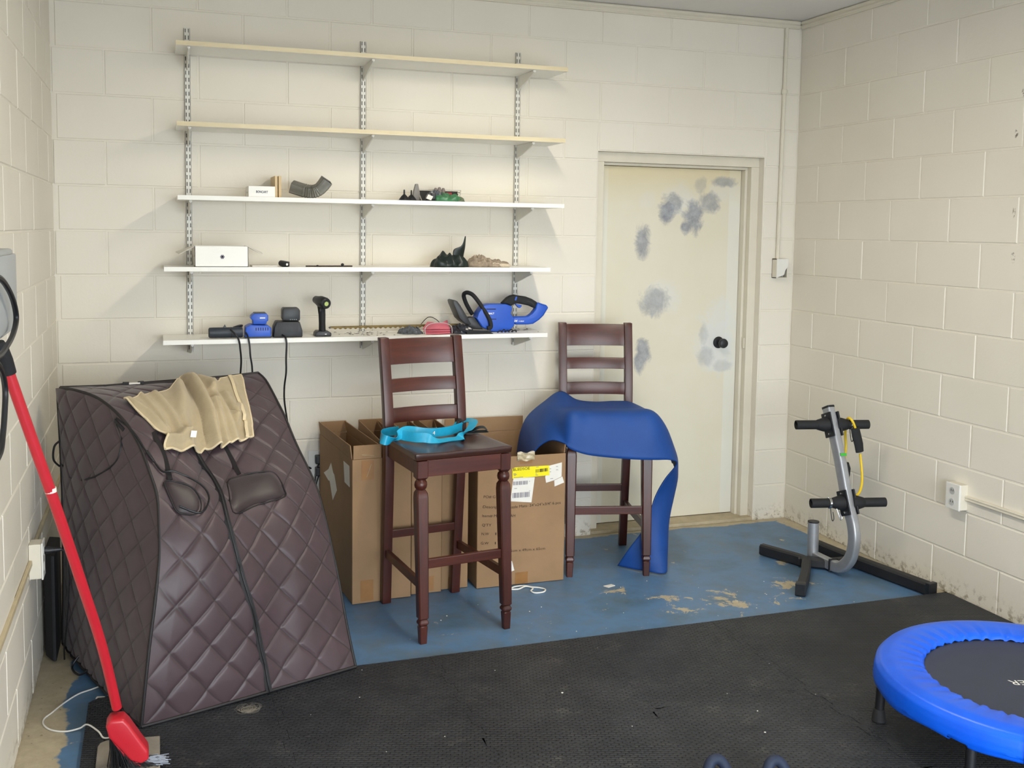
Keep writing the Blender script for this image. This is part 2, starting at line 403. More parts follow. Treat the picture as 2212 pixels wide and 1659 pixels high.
cv = [(x0, z1), (x1, z1), (x1, 1.468), (x1-.008, 1.462), (x1-.018, 1.448), (x1-.024, 1.425), (x1-.04, 1.418), (x0+.014, 1.412), (x0, 1.405)]
MB().prism(cv, -.0495, -.0455).build('broken_cover_plate', M_PLATE, t, smooth_deg=0)
MB().box(x0+.01, x1-.01, -.02, -.004, z0+.01, z1-.01).build('switch_body', M_BLK, t, smooth_deg=0, bevel=.003)
m = MB(); m.tube(smooth([(x0+.02, -.022, 1.41), (x0+.035, -.034, 1.425), (x0+.05, -.03, 1.412), (x0+.058, -.034, 1.44)], 5), .0025, 6); m.build('loose_wire', M_GREYBOX, t)

# the door: leaf, frame, stops, knob, threshold
door = struct(thing('door_1', 'cream painted door with grey primer patches and black knob', 'door', (3.17, .13, 0)))
del door['category']
m = MB(); YJ = .052
for xa, xb in ((DX0, DX0+.058), (DX1-.050, DX1)):
    m.box(xa, xb, YJ, .19, 0, DZ-.052)
m.box(DX0, DX1, YJ, .19, DZ-.052, DZ); m.build('door_frame', M_TRIM, door, smooth_deg=0, bevel=.003)
m = MB(); m.box(DX0+.0585, DX0+.072, .09, .19, 0, DZ-.066); m.box(DX1-.066, DX1-.0505, .09, .19, 0, DZ-.066); m.box(DX0+.0585, DX1-.0505, .09, .19, DZ-.066, DZ-.0525)
m.build('door_stop', M_TRIM, door, smooth_deg=0, bevel=.002)
LX0, LX1 = DX0+.074, DX1-.068
def door_mat():
    t = NT('primed_cream_door'); t.set(.5, 0, .4)
    vec = t.n('ShaderNodeNewGeometry').outputs['Position']
    x = t.n('ShaderNodeSeparateXYZ'); t.l(vec, x.inputs[0]); X, Z = x.outputs[0], x.outputs[2]
    c = t.ramp(t.noise(2.2, 4, .6, vec), [(.3, lin('#ddd6c0')), (.7, lin('#e2dcca'))])
    n1 = t.math('MULTIPLY', t.math('SUBTRACT', t.noise(11, 6, .7, vec, .6), .5), 2.1)
    def spots(lst, soft):
        tot = None
        for cx, cz, rx, rz, st in lst:
            dx = t.math('DIVIDE', t.math('SUBTRACT', X, cx), rx); dz = t.math('DIVIDE', t.math('SUBTRACT', Z, cz), rz)
            d = t.math('ADD', t.math('SQRT', t.math('ADD', t.math('MULTIPLY', dx, dx), t.math('MULTIPLY', dz, dz))), n1)
            k = t.math('MULTIPLY', t.math('SMOOTHSTEP' if False else 'MULTIPLY', t.math('MINIMUM', t.math('MAXIMUM', t.math('MULTIPLY', t.math('SUBTRACT', 1.25, d), soft), 0), 1), 1), st)
            tot = k if tot is None else t.math('MAXIMUM', tot, k)
        return tot
    edge = t.ramp(X, [(0, (0, 0, 0, 1)), (1, (0, 0, 0, 1))])
    e1 = t.math('MAXIMUM', t.math('MULTIPLY', t.math('GREATER_THAN', X, LX1-.075), .55), t.math('MULTIPLY', t.math('LESS_THAN', X, LX0+.045), .5))
    c = t.mix(e1, c, lin('#e4e5df'))
    wl = spots([(3.4648, 1.0393, 0.13, 0.17, 0.8), (3.4918, 1.1325, 0.09, 0.14, 0.6), (3.116, 1.2956, 0.1, 0.09, 0.5), (3.4036, 1.505, 0.1, 0.5, 0.0), (3.2156, 1.8416, 0.1, 0.08, 0.6), (3.4795, 1.9002, 0.09, 0.07, 0.6), (3.0142, 1.8369, 0.05, 0.05, 0.3)], 1.6)
    c = t.mix(wl, c, lin('#dcdedd'))
    gl = spots([(3.1307, 1.7753, 0.055, 0.07, 0.95), (3.1758, 1.8149, 0.05, 0.05, 0.75), (3.3009, 1.7396, 0.062, 0.085, 0.9), (3.4074, 1.8278, 0.062, 0.055, 0.75), (3.2497, 1.6868, 0.035, 0.04, 0.9), (2.9865, 1.606, 0.045, 0.085, 0.85), (3.0735, 1.2646, 0.078, 0.078, 0.7), (3.0039, 0.9706, 0.04, 0.085, 0.85), (2.982, 0.932, 0.03, 0.06, 0.85), (3.4839, 1.9448, 0.085, 0.028, 0.75), (3.3449, 1.9226, 0.04, 0.04, 0.4), (3.4016, 0.947, 0.05, 0.05, 0.4), (3.3821, 1.081, 0.03, 0.06, 0.35), (3.5156, 0.89, 0.05, 0.03, 0.3)], 1.7)
    c = t.mix(gl, c, t.ramp(t.noise(26, 5, .7, vec), [(.35, lin('#83868f')), (.7, lin('#a9acb2'))]))
    top = t.math('MULTIPLY', t.math('MINIMUM', t.math('MAXIMUM', t.math('MULTIPLY', t.math('SUBTRACT', Z, 1.80), 4), 0), 1), .55)
    c = t.mix(top, c, t.mix(gl, lin('#d8c48c'), lin('#9d9b92')))
    t.col(c); t.bump(t.noise(70, 4, .6, vec), .12, .001); return t.m
MB().box(LX0, LX1, .13, .17, .022, DZ-.068).build('door_leaf', door_mat(), door, smooth_deg=0, bevel=.002)
MB().box(DX0, DX1, .0, .19, 0, .018).build('threshold', mat('beige_concrete_sill', '#b3a68c', .85, 0, .15, 14, 60, .3), door, smooth_deg=0, bevel=.004)
kx, kz = (3.4963, 1.0268)
k = MB().lathe([(.0, 0), (.033, 0), (.034, .004), (.030, .009), (.013, .012), (.012, .034), (.020, .040), (.027, .050), (.028, .060), (.024, .070), (.012, .074), (0, .074)], (kx-.012, .13, kz), (0, -1, 0), 24).build('door_knob', M_BLK, door)
MB().box(DX1-.057, DX1-.0505, .065, .082, kz-.03, kz+.03).build('strike_plate', M_TRIM, door, smooth_deg=0)

# ceiling tube light out of frame, over the middle of the room: it throws the shelves' shadows
t = thing('tube_light', 'white ceiling batten with fluorescent tubes running toward the back wall', 'light', (1.95, -1.95, H))
MB().box(1.87, 2.03, -2.78, -1.10, H-.135, H).build('housing', M_WHITE, t, smooth_deg=0, bevel=.006)
M_TUBE = NT('lit_tube'); M_TUBE.p.inputs['Emission Color'].default_value = (1, .93, .82, 1); M_TUBE.p.inputs['Emission Strength'].default_value = 3
for dx in (-.035, .035):
    MB().tube([(1.95+dx, -2.74, H-.152), (1.95+dx, -1.13, H-.152)], .013, 12).build('fluorescent_tube', M_TUBE.m, t)
fo = bpy.data.objects.new('tube_glow', fl); COL.objects.link(fo); fo.location = (1.95, -1.95, H-.175)

# ------------------------------------------------------------------ puzzle mat tiles
xs = [.190, .802, 1.412, 2.022, 2.632, 3.242, 3.858]; ys = [-1.352, -2.015, -2.625, -3.235]
foam = thing('foam_mat', 'black woven foam puzzle mat covering the front of the blue floor', 'mat', (2.02, -2.3, 0))
def teeth(a, b2, horizontal, fixed, sgn):
    n = 8; pts = []; L = (b2-a)/n; g = .0006*sgn
    for i in range(n):
        u = a+i*L; am = .0105*(1 if i % 2 == 0 else -1)
        for du in (.08, .92):
            uu = u+L*du+(-.0025 if du < .5 else .0025)*(1 if True else 0)
            pts.append((uu, fixed+am+g) if horizontal else (fixed+am+g, uu))
    return [(a, fixed+g) if horizontal else (fixed+g, a)]+pts+[(b2, fixed+g) if horizontal else (fixed+g, b2)]
for r in range(3):
    for c in range(6):
        x0, x1, y1, y0 = xs[c], xs[c+1], ys[r], ys[r+1]
        poly = []
        poly += teeth(x0, x1, True, y0, 1) if r < 2 else [(x0, y0), (x1, y0)]
        poly += teeth(y0, y1, False, x1, -1) if c < 5 else [(x1, y0), (x1, y1-.03), (x1-.008, y1-.008), (x1-.03, y1)] if r == 0 else [(x1, y0), (x1, y1)]
        poly += list(reversed(teeth(x0, x1, True, y1, -1))) if r > 0 else [(x1-.001, y1), (x0+(.03 if c == 0 else 0), y1)]
        poly += list(reversed(teeth(y0, y1, False, x0, 1))) if c > 0 else [(x0, y1-.03), (x0, y0)]
        cl = [poly[0]]
        for p in poly[1:]:
            if math.dist(p, cl[-1]) > .0004: cl.append(p)
        MB().slab(cl, .001, .019+random.uniform(-.0006, .0006), True).build('mat_tile', M_FOAM, foam, smooth_deg=0)

# ------------------------------------------------------------------ wall shelving
SZ = [2.455, 2.108, 1.7865, 1.4705, 1.1445]; SY0, SY1 = -.017, -.281; ST = .0195
SXR = [(.525, 2.357), (.524, 2.350), (.524, 2.350), (.463, 2.282), (.455, 2.272)]
UX = [.578, 1.394, 2.19]
UL = ['white slotted shelf upright at the left end of the wall shelves', 'white slotted shelf upright at the middle of the wall shelves', 'white slotted shelf upright at the right end of the wall shelves']
for ux, lab in zip(UX, UL):
    t = thing('shelf_upright', lab, 'shelf upright', (ux, 0, 1.06), 0, 'slotted uprights of the wall shelves')
    z0, z1 = 1.06, 2.555; w = .0130; yf = -.0165; m = MB()
    m.box(ux-w, ux-w+.0015, yf, 0, z0, z1); m.box(ux+w-.0015, ux+w, yf, 0, z0, z1)
    cols = [(-w, -.0085), (-.0048, .0048), (.0085, w)]
    for a, c in cols: m.box(ux+a, ux+c, yf, yf+.0015, z0, z1)
    z = z0
    while z < z1-.01:
        zz = min(z+.013, z1)
        for a, c in ((-.0085, -.0048), (.0048, .0085)): m.box(ux+a, ux+c, yf, yf+.0015, z, zz)
        z += .0318
    m.build('slotted_channel', M_STEELW, t, smooth_deg=0)
    MB().box(ux-w+.0015, ux+w-.0015, -.004, -.001, z0, z1).build('slot_shade_strip', M_SLOT, t, smooth_deg=0)  # added grey strip: its colour stands in for the shade seen through the slots
    for sz in SZ:
        z = sz-ST-.0005
        br = MB().prism([(0, 0), (.245, 0), (.247, -.012), (.235, -.017), (.02, -.066), (0, -.070)], -.0035, .0035, Matrix(((0, 1, 0, ux), (-1, 0, 0, yf-.0005), (0, 0, 1, z), (0, 0, 0, 1)))).build('bracket', M_STEELW, t, smooth_deg=0, bevel=.0012, seg=1)
        MB().box(ux-.0065, ux+.0065, -.262, -.25, z-.010, z-.0006).build('bracket_tip', M_WHITE, br, org=t.location, local=True, smooth_deg=0, bevel=.003)
SL_ = ['pale maple edged shelf board, topmost and empty', 'pale maple edged shelf board, second from the top and empty', 'white shelf board holding a small white box and a metal downspout elbow', 'white shelf board holding an open white box and a dark nylon bag', 'white shelf board, lowest, holding blue power tools and chargers']
for i, sz in enumerate(SZ):
    t = thing('shelf_board', SL_[i], 'shelf', (SXR[i][0], 0, sz-ST), 0, 'boards of the wall shelves')
    x0, x1 = SXR[i]; e = .0012
    MB().box(x0, x1, SY1+e, SY0, sz-ST, sz).build('board', M_WHITE, t, smooth_deg=0)
    MB().box(x0-.0006, x1+.0006, SY1, SY1+e, sz-ST-.0002, sz+.0002).build('front_edging', M_BOARDE if i < 2 else M_WHITE, t, smooth_deg=0)

# ------------------------------------------------------------------ bar stools (local frame: x right, y back, z up)
def make_stool(label, loc, rz):
    t = thing('bar_stool', label, 'stool', loc, rz, 'dark cherry ladder back bar stools')
    K = dict(local=True)
    for s in (-1, 1):                                                    # front legs: square block, turned ring, tapered shaft, turned foot
        prof = [(.028, 0, s*.187, -.243), (.034, .066, s*.1865, -.241), (.034, .069, s*.1865, -.241), (.0275, .073, s*.1865, -.241), (.040, .080, s*.186, -.240), (.0405, .088, s*.186, -.240), (.029, .098, s*.186, -.240), (.041, .104, s*.186, -.239),
                (.050, .585, s*.184, -.207), (.046, .605, s*.184, -.206), (.031, .618, s*.184, -.205)]
        m = MB().square(prof, ch=.22)
        m.lathe([(.0155, .616), (.024, .626), (.0265, .638), (.024, .650), (.0155, .660)], (s*.184, -.205, 0), n=20)
        m.square([(.031, .658, s*.184, -.205), (.047, .668, s*.184, -.205), (.048, .735, s*.184, -.205)], ch=.14)
        m.build('leg', M_WOODZ, t, **K)
    for s in (-1, 1):                                                    # rear posts, leaning back above the seat
        pts = [(.166, .245, 0), (.168, .225, .30), (.170, .205, .60), (.171, .203, .76), (.172, .225, .95), (.1725, .270, 1.18)]
        m = MB(); P = smooth(pts, 6); rings = []
        for p in P:
            wx = .041; wy = .040 if p.z > .5 else .034+.010*p.z
            rings.append([(s*p.x+i*wx/2, p.y+j*wy/2, p.z) for i, j in ((-1, -1), (1, -1), (1, 1), (-1, 1))])
        m.loft(rings); m.build('leg', M_WOODZ, t, bevel=.004, smooth_deg=30, **K)
    m = MB()                                                             # saddle seat
    def seat(u, v):
        x = (u-.5); wd = .430-.03*v; y = -.228+v*.415
        d = .010*math.exp(-((abs(x)-.22)/.14)**2)*math.exp(-((v-.42)/.34)**2)
        return x*wd, y, .765-d
    N = 20
    m.grid(seat, N, N); b0 = len(m.v)
    m.grid(lambda u, v: (seat(u, v)[0]*.985, seat(u, v)[1]*.985, .737), N, N)
    per = [i for i in range(N+1)]+[N+(N+1)*j for j in range(1, N+1)]+[(N+1)*N+N-i for i in range(1, N+1)]+[(N+1)*(N-j) for j in range(1, N)]
    for a, c in zip(per, per[1:]+per[:1]): m.f.append((a, c, c+b0, a+b0))
    m.build('seat', M_SEAT, t, bevel=.007, smooth_deg=40, **K)
    for a, c in (((-.165, -.214), (.165, -.214)), ((-.165, .19), (.165, .19)), ((-.183, -.185), (-.172, .185)), ((.183, -.185), (.172, .185))):
        MB().bar((a[0], a[1], .704), (c[0], c[1], .704), .02, .066).build('apron', M_WOODX, t, smooth_deg=0, bevel=.002, **K)
    MB().bar((-.165, -.226, .318), (.165, -.226, .318), .020, .038).build('stretcher', M_WOODX, t, smooth_deg=0, bevel=.003, **K)
    MB().bar((-.15, .218, .318), (.15, .218, .318), .020, .036).build('stretcher', M_WOODX, t, smooth_deg=0, bevel=.003, **K)
    for s in (-1, 1): MB().bar((s*.186, -.215, .232), (s*.17, .212, .232), .020, .036).build('stretcher', M_WOODX, t, smooth_deg=0, bevel=.003, **K)
    def back(z): return .203+(z-.76)*.075+max(0, z-.9)*.13
    for z0, z1 in ((1.062, 1.172), (.943, 1.000), (.812, .875)):         # curved ladder rails
        m = MB(); rings = []
        for i in range(13):
            x = -.153+.306*i/12; bow = .018*(1-(x/.153)**2)
            rings.append([(x, back(z)+bow+d, z) for z, d in ((z0, -.009), (z0, .009), (z1, .009), (z1, -.009))])
        m.loft(rings); m.build('back_rail', M_WOODX, t, bevel=.003, smooth_deg=30, **K)
    return t
st1 = make_stool('dark cherry bar stool with a turquoise strap on its bare seat', (1.5685, -.907, 0), math.radians(8.0))
st2 = copy_tree(st1); st2.location = (2.524, -.408, 0); st2.rotation_euler = (0, 0, math.radians(-14.0)); st2['label'] = 'dark cherry bar stool draped with a blue rubber mat by the door'

# turquoise strap lying in loops on the first stool
t = thing('stretching_strap', 'turquoise and black looped stretching strap lying on the bar stool seat', 'strap', (1.52, -.88, .765))
def sp(lst, w=.040):
    return [((x, y, max(z, .768+.5*w*abs(d[2]))), d) for x, y, z, d in lst]
UPV = (0, 0, 1)
A_ = [(1.4038, -0.78, 0.7717, (0, -0.2, 1)), (1.3607, -0.79, 0.773, (0, -0.3, 1)), (1.324, -0.82, 0.7735, (0, -0.5, 1)), (1.3002, -0.9, 0.7735, (0.2, -0.1, 1)), (1.3101, -0.94, 0.7669, (0.6, 0, 0.8)), (1.3446, -0.93, 0.777, (0.8, 0, 0.5)), (1.3767, -0.9, 0.792, (0.5, 0.5, 0.7)), (1.4098, -0.88, 0.805, (0.2, 0.5, 0.8)), (1.4521, -0.86, 0.7991, (0, 0.2, 1)), (1.4959, -0.86, 0.7911, (0, 0, 1)), (1.5489, -0.86, 0.7826, (0, -0.1, 1)), (1.6077, -0.84, 0.7771, (0, -0.1, 1)), (1.658, -0.8, 0.7743, (0, 0, 1)), (1.694, -0.76, 0.7693, (0, 0, 1))]
B_ = [(1.3858, -0.885, 0.7929, (0.2, 0.6, 0.7)), (1.4087, -0.91, 0.7895, (0, 0.2, 1)), (1.4416, -0.94, 0.7795, (0, 0.1, 1)), (1.478, -0.955, 0.7748, (0, 0.2, 1)), (1.5112, -0.96, 0.7684, (0, 0.7, 0.5)), (1.5485, -0.95, 0.7644, (0, 1, 0.2)), (1.5918, -0.93, 0.768, (0, 1, 0.15)), (1.6358, -0.92, 0.7651, (0.3, 0.9, 0.2)), (1.6652, -0.89, 0.7693, (0.8, 0.3, 0.6)), (1.6918, -0.85, 0.7835, (0.9, 0, 0.4)), (1.7278, -0.8, 0.7989, (0.95, 0, 0.3)), (1.7458, -0.75, 0.8084, (0.9, 0.2, 0.2)), (1.7328, -0.7, 0.803, (0.3, 0.9, 0.2)), (1.7077, -0.69, 0.7963, (-0.4, 0.9, 0.3)), (1.6807, -0.72, 0.7774, (-0.5, 0.8, 0.3))]
C_ = [(1.6159, -0.8, 0.7498, (0.2, 0.97, 0.12)), (1.6613, -0.8, 0.7519, (0.2, 0.97, 0.12)), (1.6977, -0.8, 0.7624, (0.2, 0.97, 0.12)), (1.7281, -0.8, 0.7766, (0.2, 0.97, 0.12)), (1.7586, -0.8, 0.7885, (0.2, 0.97, 0.12)), (1.7833, -0.8, 0.7873, (0.2, 0.97, 0.12)), (1.7974, -0.8, 0.7731, (0.2, 0.97, 0.12)), (1.7945, -0.8, 0.7583, (0.2, 0.97, 0.12)), (1.7745, -0.8, 0.7525, (0.2, 0.97, 0.12)), (1.7406, -0.8, 0.7522, (0.2, 0.97, 0.12)), (1.7009, -0.8, 0.7498, (0.2, 0.97, 0.12)), (1.6613, -0.8, 0.7489, (0.2, 0.97, 0.12))]
D_ = [(1.712, -0.73, 0.7657, (0.25, 0.96, 0.1)), (1.7105, -0.73, 0.7899, (0.25, 0.96, 0.1)), (1.7038, -0.73, 0.8068, (0.25, 0.96, 0.1)), (1.6914, -0.73, 0.8124, (0.25, 0.96, 0.1)), (1.6801, -0.73, 0.8049, (0.25, 0.96, 0.1)), (1.6753, -0.73, 0.7886, (0.25, 0.96, 0.1)), (1.6693, -0.73, 0.7724, (0.25, 0.96, 0.1))]
M_TEAL = mat('turquoise_satin_strap', '#1fa0c9', .36, 0, .10, 40)
M_STRAPB = mat('dark_strap_backing', '#1d2529', .6, 0, .1, 30)
for lst, nm, mm in ((A_, 'strap_loop', M_TEAL), (B_, 'strap_loop', M_TEAL), (C_, 'dark_strap_loop', M_STRAPB), (D_, 'dark_strap_loop', M_STRAPB)):
    MB().ribbon(sp(lst), .040 if mm is M_TEAL else .036).build(nm, mm, t, smooth_deg=50)
MB().ribbon([(Vector(p)+Vector((0, .0022, 0)), d) for p, d in sp(A_)], .040).build('strap_backing', M_STRAPB, t, smooth_deg=50)
MB().ribbon([(Vector(p)+Vector((0, .0022, -.001)), d) for p, d in sp(B_)], .040).build('strap_backing', M_STRAPB, t, smooth_deg=50)
px, py, pz = (1.5386, -0.862, 0.7818)
txt('4', 'number', M_WHITE, t, (px-.006, -.8675, .781), (1, .05, 0), UPV, None, .016, .001)

# blue rubber mat draped over the second stool (rows run along its length, each from the front edge to the back edge)
ROWS = [
 [(2.115, -.50, .50), (2.13, -.40, .50), (2.15, -.28, .50), (2.17, -.14, .51)],
 [(2.13, -.51, .60), (2.145, -.41, .60), (2.16, -.30, .61), (2.18, -.16, .62)],
 [(2.185, -.56, .66), (2.185, -.45, .69), (2.195, -.32, .70), (2.21, -.185, .71)],
 [(2.235, -.62, .655), (2.235, -.52, .735), (2.26, -.36, .775), (2.295, -.20, .785)],
 [(2.258, -.640, .632), (2.272, -.605, .788), (2.33, -.42, .790), (2.375, -.215, .835)],
 [(2.33, -.66, .605), (2.36, -.622, .782), (2.41, -.42, .785), (2.46, -.225, .790)],
 [(2.44, -.69, .59), (2.465, -.648, .780), (2.51, -.44, .780), (2.56, -.235, .776)],
 [(2.56, -.72, .58), (2.58, -.672, .780), (2.62, -.47, .780), (2.66, -.26, .780)],
 [(2.66, -.735, .575), (2.672, -.688, .778), (2.71, -.49, .778), (2.735, -.30, .776)],
 [(2.735, -.73, .57), (2.748, -.66, .715), (2.775, -.50, .728), (2.80, -.36, .728)],
 [(2.79, -.70, .55), (2.81, -.62, .62), (2.835, -.50, .625), (2.85, -.40, .62)],
 [(2.80, -.665, .515), (2.85, -.60, .53), (2.875, -.51, .53), (2.89, -.44, .52)],
 [(2.76, -.64, .45), (2.84, -.60, .45), (2.885, -.54, .44), (2.91, -.47, .42)],
 [(2.72, -.62, .36), (2.79, -.60, .355), (2.85, -.56, .33), (2.885, -.50, .32)],
 [(2.67, -.62, .22), (2.75, -.63, .22), (2.82, -.58, .21), (2.84, -.49, .20)],
 [(2.60, -.585, .10), (2.71, -.66, .10), (2.79, -.63, .09), (2.85, -.48, .09)],
 [(2.565, -.54, .008), (2.66, -.655, .008), (2.75, -.70, .008), (2.87, -.43, .010)],
]
def bspl(P, u):
    n = len(P)-1; x = u*n; i = min(int(x), n-1); f = x-i
    a, b2, c, d = P[max(i-1, 0)], P[i], P[i+1], P[min(i+2, n)]
    return .5*(2*b2+(c-a)*f+(2*a-5*b2+4*c-d)*f*f+(3*b2-a-3*c+d)*f**3)
RV = [[Vector(p) for p in r] for r in ROWS]
def drape(u, v):
    return bspl([bspl(r, u) for r in RV], v)
M_BLUEMAT = mat('blue_rubber_sheet', '#04408a', .62, 0, .07, 9, 260, .12)
m = MB(); NU, NV = 26, 90; m.grid(drape, NU, NV)
bad = set()
for j in range(NV):                                                    # torn notch in the hanging edge
    v = (j+.5)/NV
    for i in range(NU):
        u = (i+.5)/NU
        if .715 < v < .79 and u > .86-.09*math.sin(v*140): bad.add(j*NU+i)
m.f = [f for k, f in enumerate(m.f) if k not in bad]
tag(m.build('rubber_mat', M_BLUEMAT, None, (2.5, -.45, .76), smooth_deg=60, solid=.006), 'dark blue rubber mat draped over the bar stool down to the floor', 'mat')

# ------------------------------------------------------------------ cardboard boxes
def carton(label, x0, x1, y0, y1, h, flaps, group=None, skew=0):
    t = thing('cardboard_box', label, 'box', ((x0+x1)/2, (y0+y1)/2, 0), 0, group); e = .005; m = MB()
    m.box(x0, x1, y0, y0+e, .002, h); m.box(x0, x1, y1-e, y1, .002, h); m.box(x0, x0+e, y0+e, y1-e, .002, h); m.box(x1-e, x1, y0+e, y1-e, .002, h); m.box(x0+e, x1-e, y0+e, y1-e, .002, .008)
    m.build('carton_body', M_CARD, t, smooth_deg=0, bevel=.0016, seg=1)
    for side, (fh, lean) in flaps.items():
        if side == 'f': a, c, o = (x0+.004, y0+.002), (x1-.004, y0+.002), (0, -1)
        if side == 'b': a, c, o = (x0+.004, y1-.002), (x1-.004, y1-.002), (0, 1)
        if side == 'l': a, c, o = (x0+.002, y0+.012), (x0+.002, y1-.012), (-1, 0)
        if side == 'r': a, c, o = (x1-.002, y0+.012), (x1-.002, y1-.012), (1, 0)
        P = []
        for zz, l2 in ((h+.001, 0), (h+fh, lean)):
            for q in (a, c):
                for k in (-e/2, e/2): P.append((q[0]+o[0]*(l2+k), q[1]+o[1]*(l2+k), zz))
        MB().add(P, [(0, 1, 3, 2), (4, 6, 7, 5), (0, 4, 5, 1), (2, 3, 7, 6), (0, 2, 6, 4), (1, 5, 7, 3)]).build('flap', M_CARD, t, smooth_deg=0, bevel=.0012, seg=1)
    return t
def patch(name, m_, t, x0, x1, z0, z1, y, poly=None, off=.0006):
    p = poly or [(x0, z0), (x1, z0), (x1, z1), (x0, z1)]
    return MB().prism(p, y-off-.0006, y-off).build(name, m_, t, smooth_deg=0)
GB = 'flattened style cartons in a row behind the stool'
c1 = carton('narrow open cardboard box beside the brown tent, leftmost of the row', 1.221, 1.356, -.672, -.05, .648, dict(f=(.062, .002), l=(.062, .008), r=(.060, -.012), b=(.058, .0)), GB)
patch('packing_tape', M_TAPE, c1, 1.262, 1.318, .555, .642, -.672); patch('packing_tape', M_TAPE, c1, 1.258, 1.316, .012, .105, -.672)
MB().tube([(1.262, -.6745, .668), (1.318, -.6745, .660)], .0012, 5).build('tape_crease', M_CLEAR, c1)
MB().tube([(1.285, -.6745, .568), (1.305, -.6745, .625)], .0012, 5).build('tape_crease', M_CLEAR, c1)
def side_patch(name, m_, t, X, pts):                                     # paper on the left face (x = X), points (y, z)
    n = len(pts); vs = [(X-.0006, y, z) for y, z in pts]+[(X-.0012, y, z) for y, z in pts]
    return MB().add(vs, [tuple(range(n)), tuple(reversed(range(n, 2*n)))]+[(i, (i+1) % n, (i+1) % n+n, i+n) for i in range(n)]).build(name, m_, t, smooth_deg=0)
side_patch('paper_label', M_PAPER, c1, 1.221, [(-0.5202, 0.6128), (-0.621, 0.611), (-0.6287, 0.518), (-0.5401, 0.5208)])
side_patch('torn_label', M_PAPER, c1, 1.221, [(-0.2862, 0.5543), (-0.3246, 0.516), (-0.3484, 0.5112), (-0.3976, 0.4489), (-0.3183, 0.3831), (-0.2578, 0.4613), (-0.2369, 0.4579), (-0.1387, 0.4745), (-0.2334, 0.5119)])
c1.location.x -= .022; c1.rotation_euler.z = .0785
carton('narrow cardboard box directly behind the left rear stool leg', 1.362, 1.492, -.652, -.05, .648, dict(f=(.05, -.01), l=(.058, -.004), r=(.055, -.03), b=(.060, 0)), GB)
c3 = carton('narrow cardboard box seen between the stool legs', 1.500, 1.640, -.628, -.04, .646, dict(f=(.045, -.02), l=(.07, .0), r=(.05, -.02), b=(.062, 0)), GB)
c4 = carton('narrow cardboard box beside the printed box, rightmost of the row', 1.646, 1.772, -.606, -.04, .646, dict(f=(.045, -.02), l=(.064, .002), r=(.05, -.02), b=(.055, 0)), GB)
patch('packing_tape', M_TAPE, c3, 1.585, 1.625, .57, .64, -.628); patch('packing_tape', M_TAPE, c3, 1.55, 1.605, .012, .08, -.628)
patch('packing_tape', M_TAPE, c4, 1.68, 1.735, .56, .64, -.606); patch('packing_tape', M_TAPE, c4, 1.68, 1.735, .01, .06, -.606)
c5 = carton('large open cardboard box with printed text, yellow label and shipping label', 1.806, 2.238, -.640, -.04, .612, dict(b=(.075, .0), r=(.04, .004), l=(.02, .004)), None)
y5 = -.640
def p5(*pts): return [tuple(p) for p in pts]
patch('yellow_label', M_YEL, c5, 0, 0, 0, 0, y5, [(1.973, 0.5087), (1.9723, 0.555), (1.9854, 0.5605), (2.1545, 0.5595), (2.1561, 0.5132), (2.0736, 0.5106)], .0016)
patch('shipping_label', M_PAPER, c5, 0, 0, 0, 0, y5, [(1.9779, 0.5106), (2.0836, 0.5083), (2.069, 0.3892), (1.9648, 0.4019)], .0006)
patch('packing_slip', M_PAPER, c5, 0, 0, 0, 0, y5, [(2.1546, 0.5579), (2.2184, 0.5699), (2.218, 0.5027), (2.1778, 0.4862), (2.1403, 0.4772), (2.1354, 0.5065)], .0006)
patch('torn_label', M_PAPER, c5, 0, 0, 0, 0, y5, [(2.1811, 0.486), (2.2214, 0.5025), (2.2311, 0.473), (2.1827, 0.457)], .0016)
patch('torn_label', M_PAPER, c5, 0, 0, 0, 0, y5, [(1.9634, 0.1164), (1.9771, 0.1173), (1.9892, 0.0719), (1.9665, 0.0652)], .0006)
patch('packing_tape', M_TAPE, c5, *(2.0088, 2.0705), .575, .611, y5); patch('packing_tape', M_TAPE, c5, *(1.9941, 2.0562), .006, .06, y5)
m = MB()
def crumple(u, v):
    return (2.0377+(u-.5)*.085, y5-.004-.003*math.sin(9*u+4*v)*math.sin(7*v), .590+v*.040+.004*math.sin(9*u))
m.grid(crumple, 10, 8); m.build('crumpled_clear_tape', M_CLEAR, c5, smooth_deg=20)
def bars(name, t, mm, x0, x1, z0, z1, y, n, sl=0):
    m = MB(); x = x0; rnd = random.Random(n)
    while x < x1:
        w = rnd.choice((.0012, .002, .0032)); m.prism([(x, z0+sl*(x-x0)), (min(x+w, x1), z0+sl*(x-x0)), (min(x+w, x1), z1+sl*(x-x0)), (x, z1+sl*(x-x0))], y-.0030, y-.0024); x += w+rnd.choice((.0010, .0018, .0028))
    return m.build(name, mm, t, smooth_deg=0)
bars('barcode', c5, M_INK, *(2.0868, 2.1469, 0.5295, 0.5449), y5, 31, .06)
bars('barcode', c5, M_GREYINK, *(1.9778, 2.0477, 0.4767, 0.4942), y5+.001, 47, 0)
bars('barcode', c5, M_GREYINK, *(1.9746, 2.0602, 0.4165, 0.4406), y5+.001, 55, 0)
m = MB()
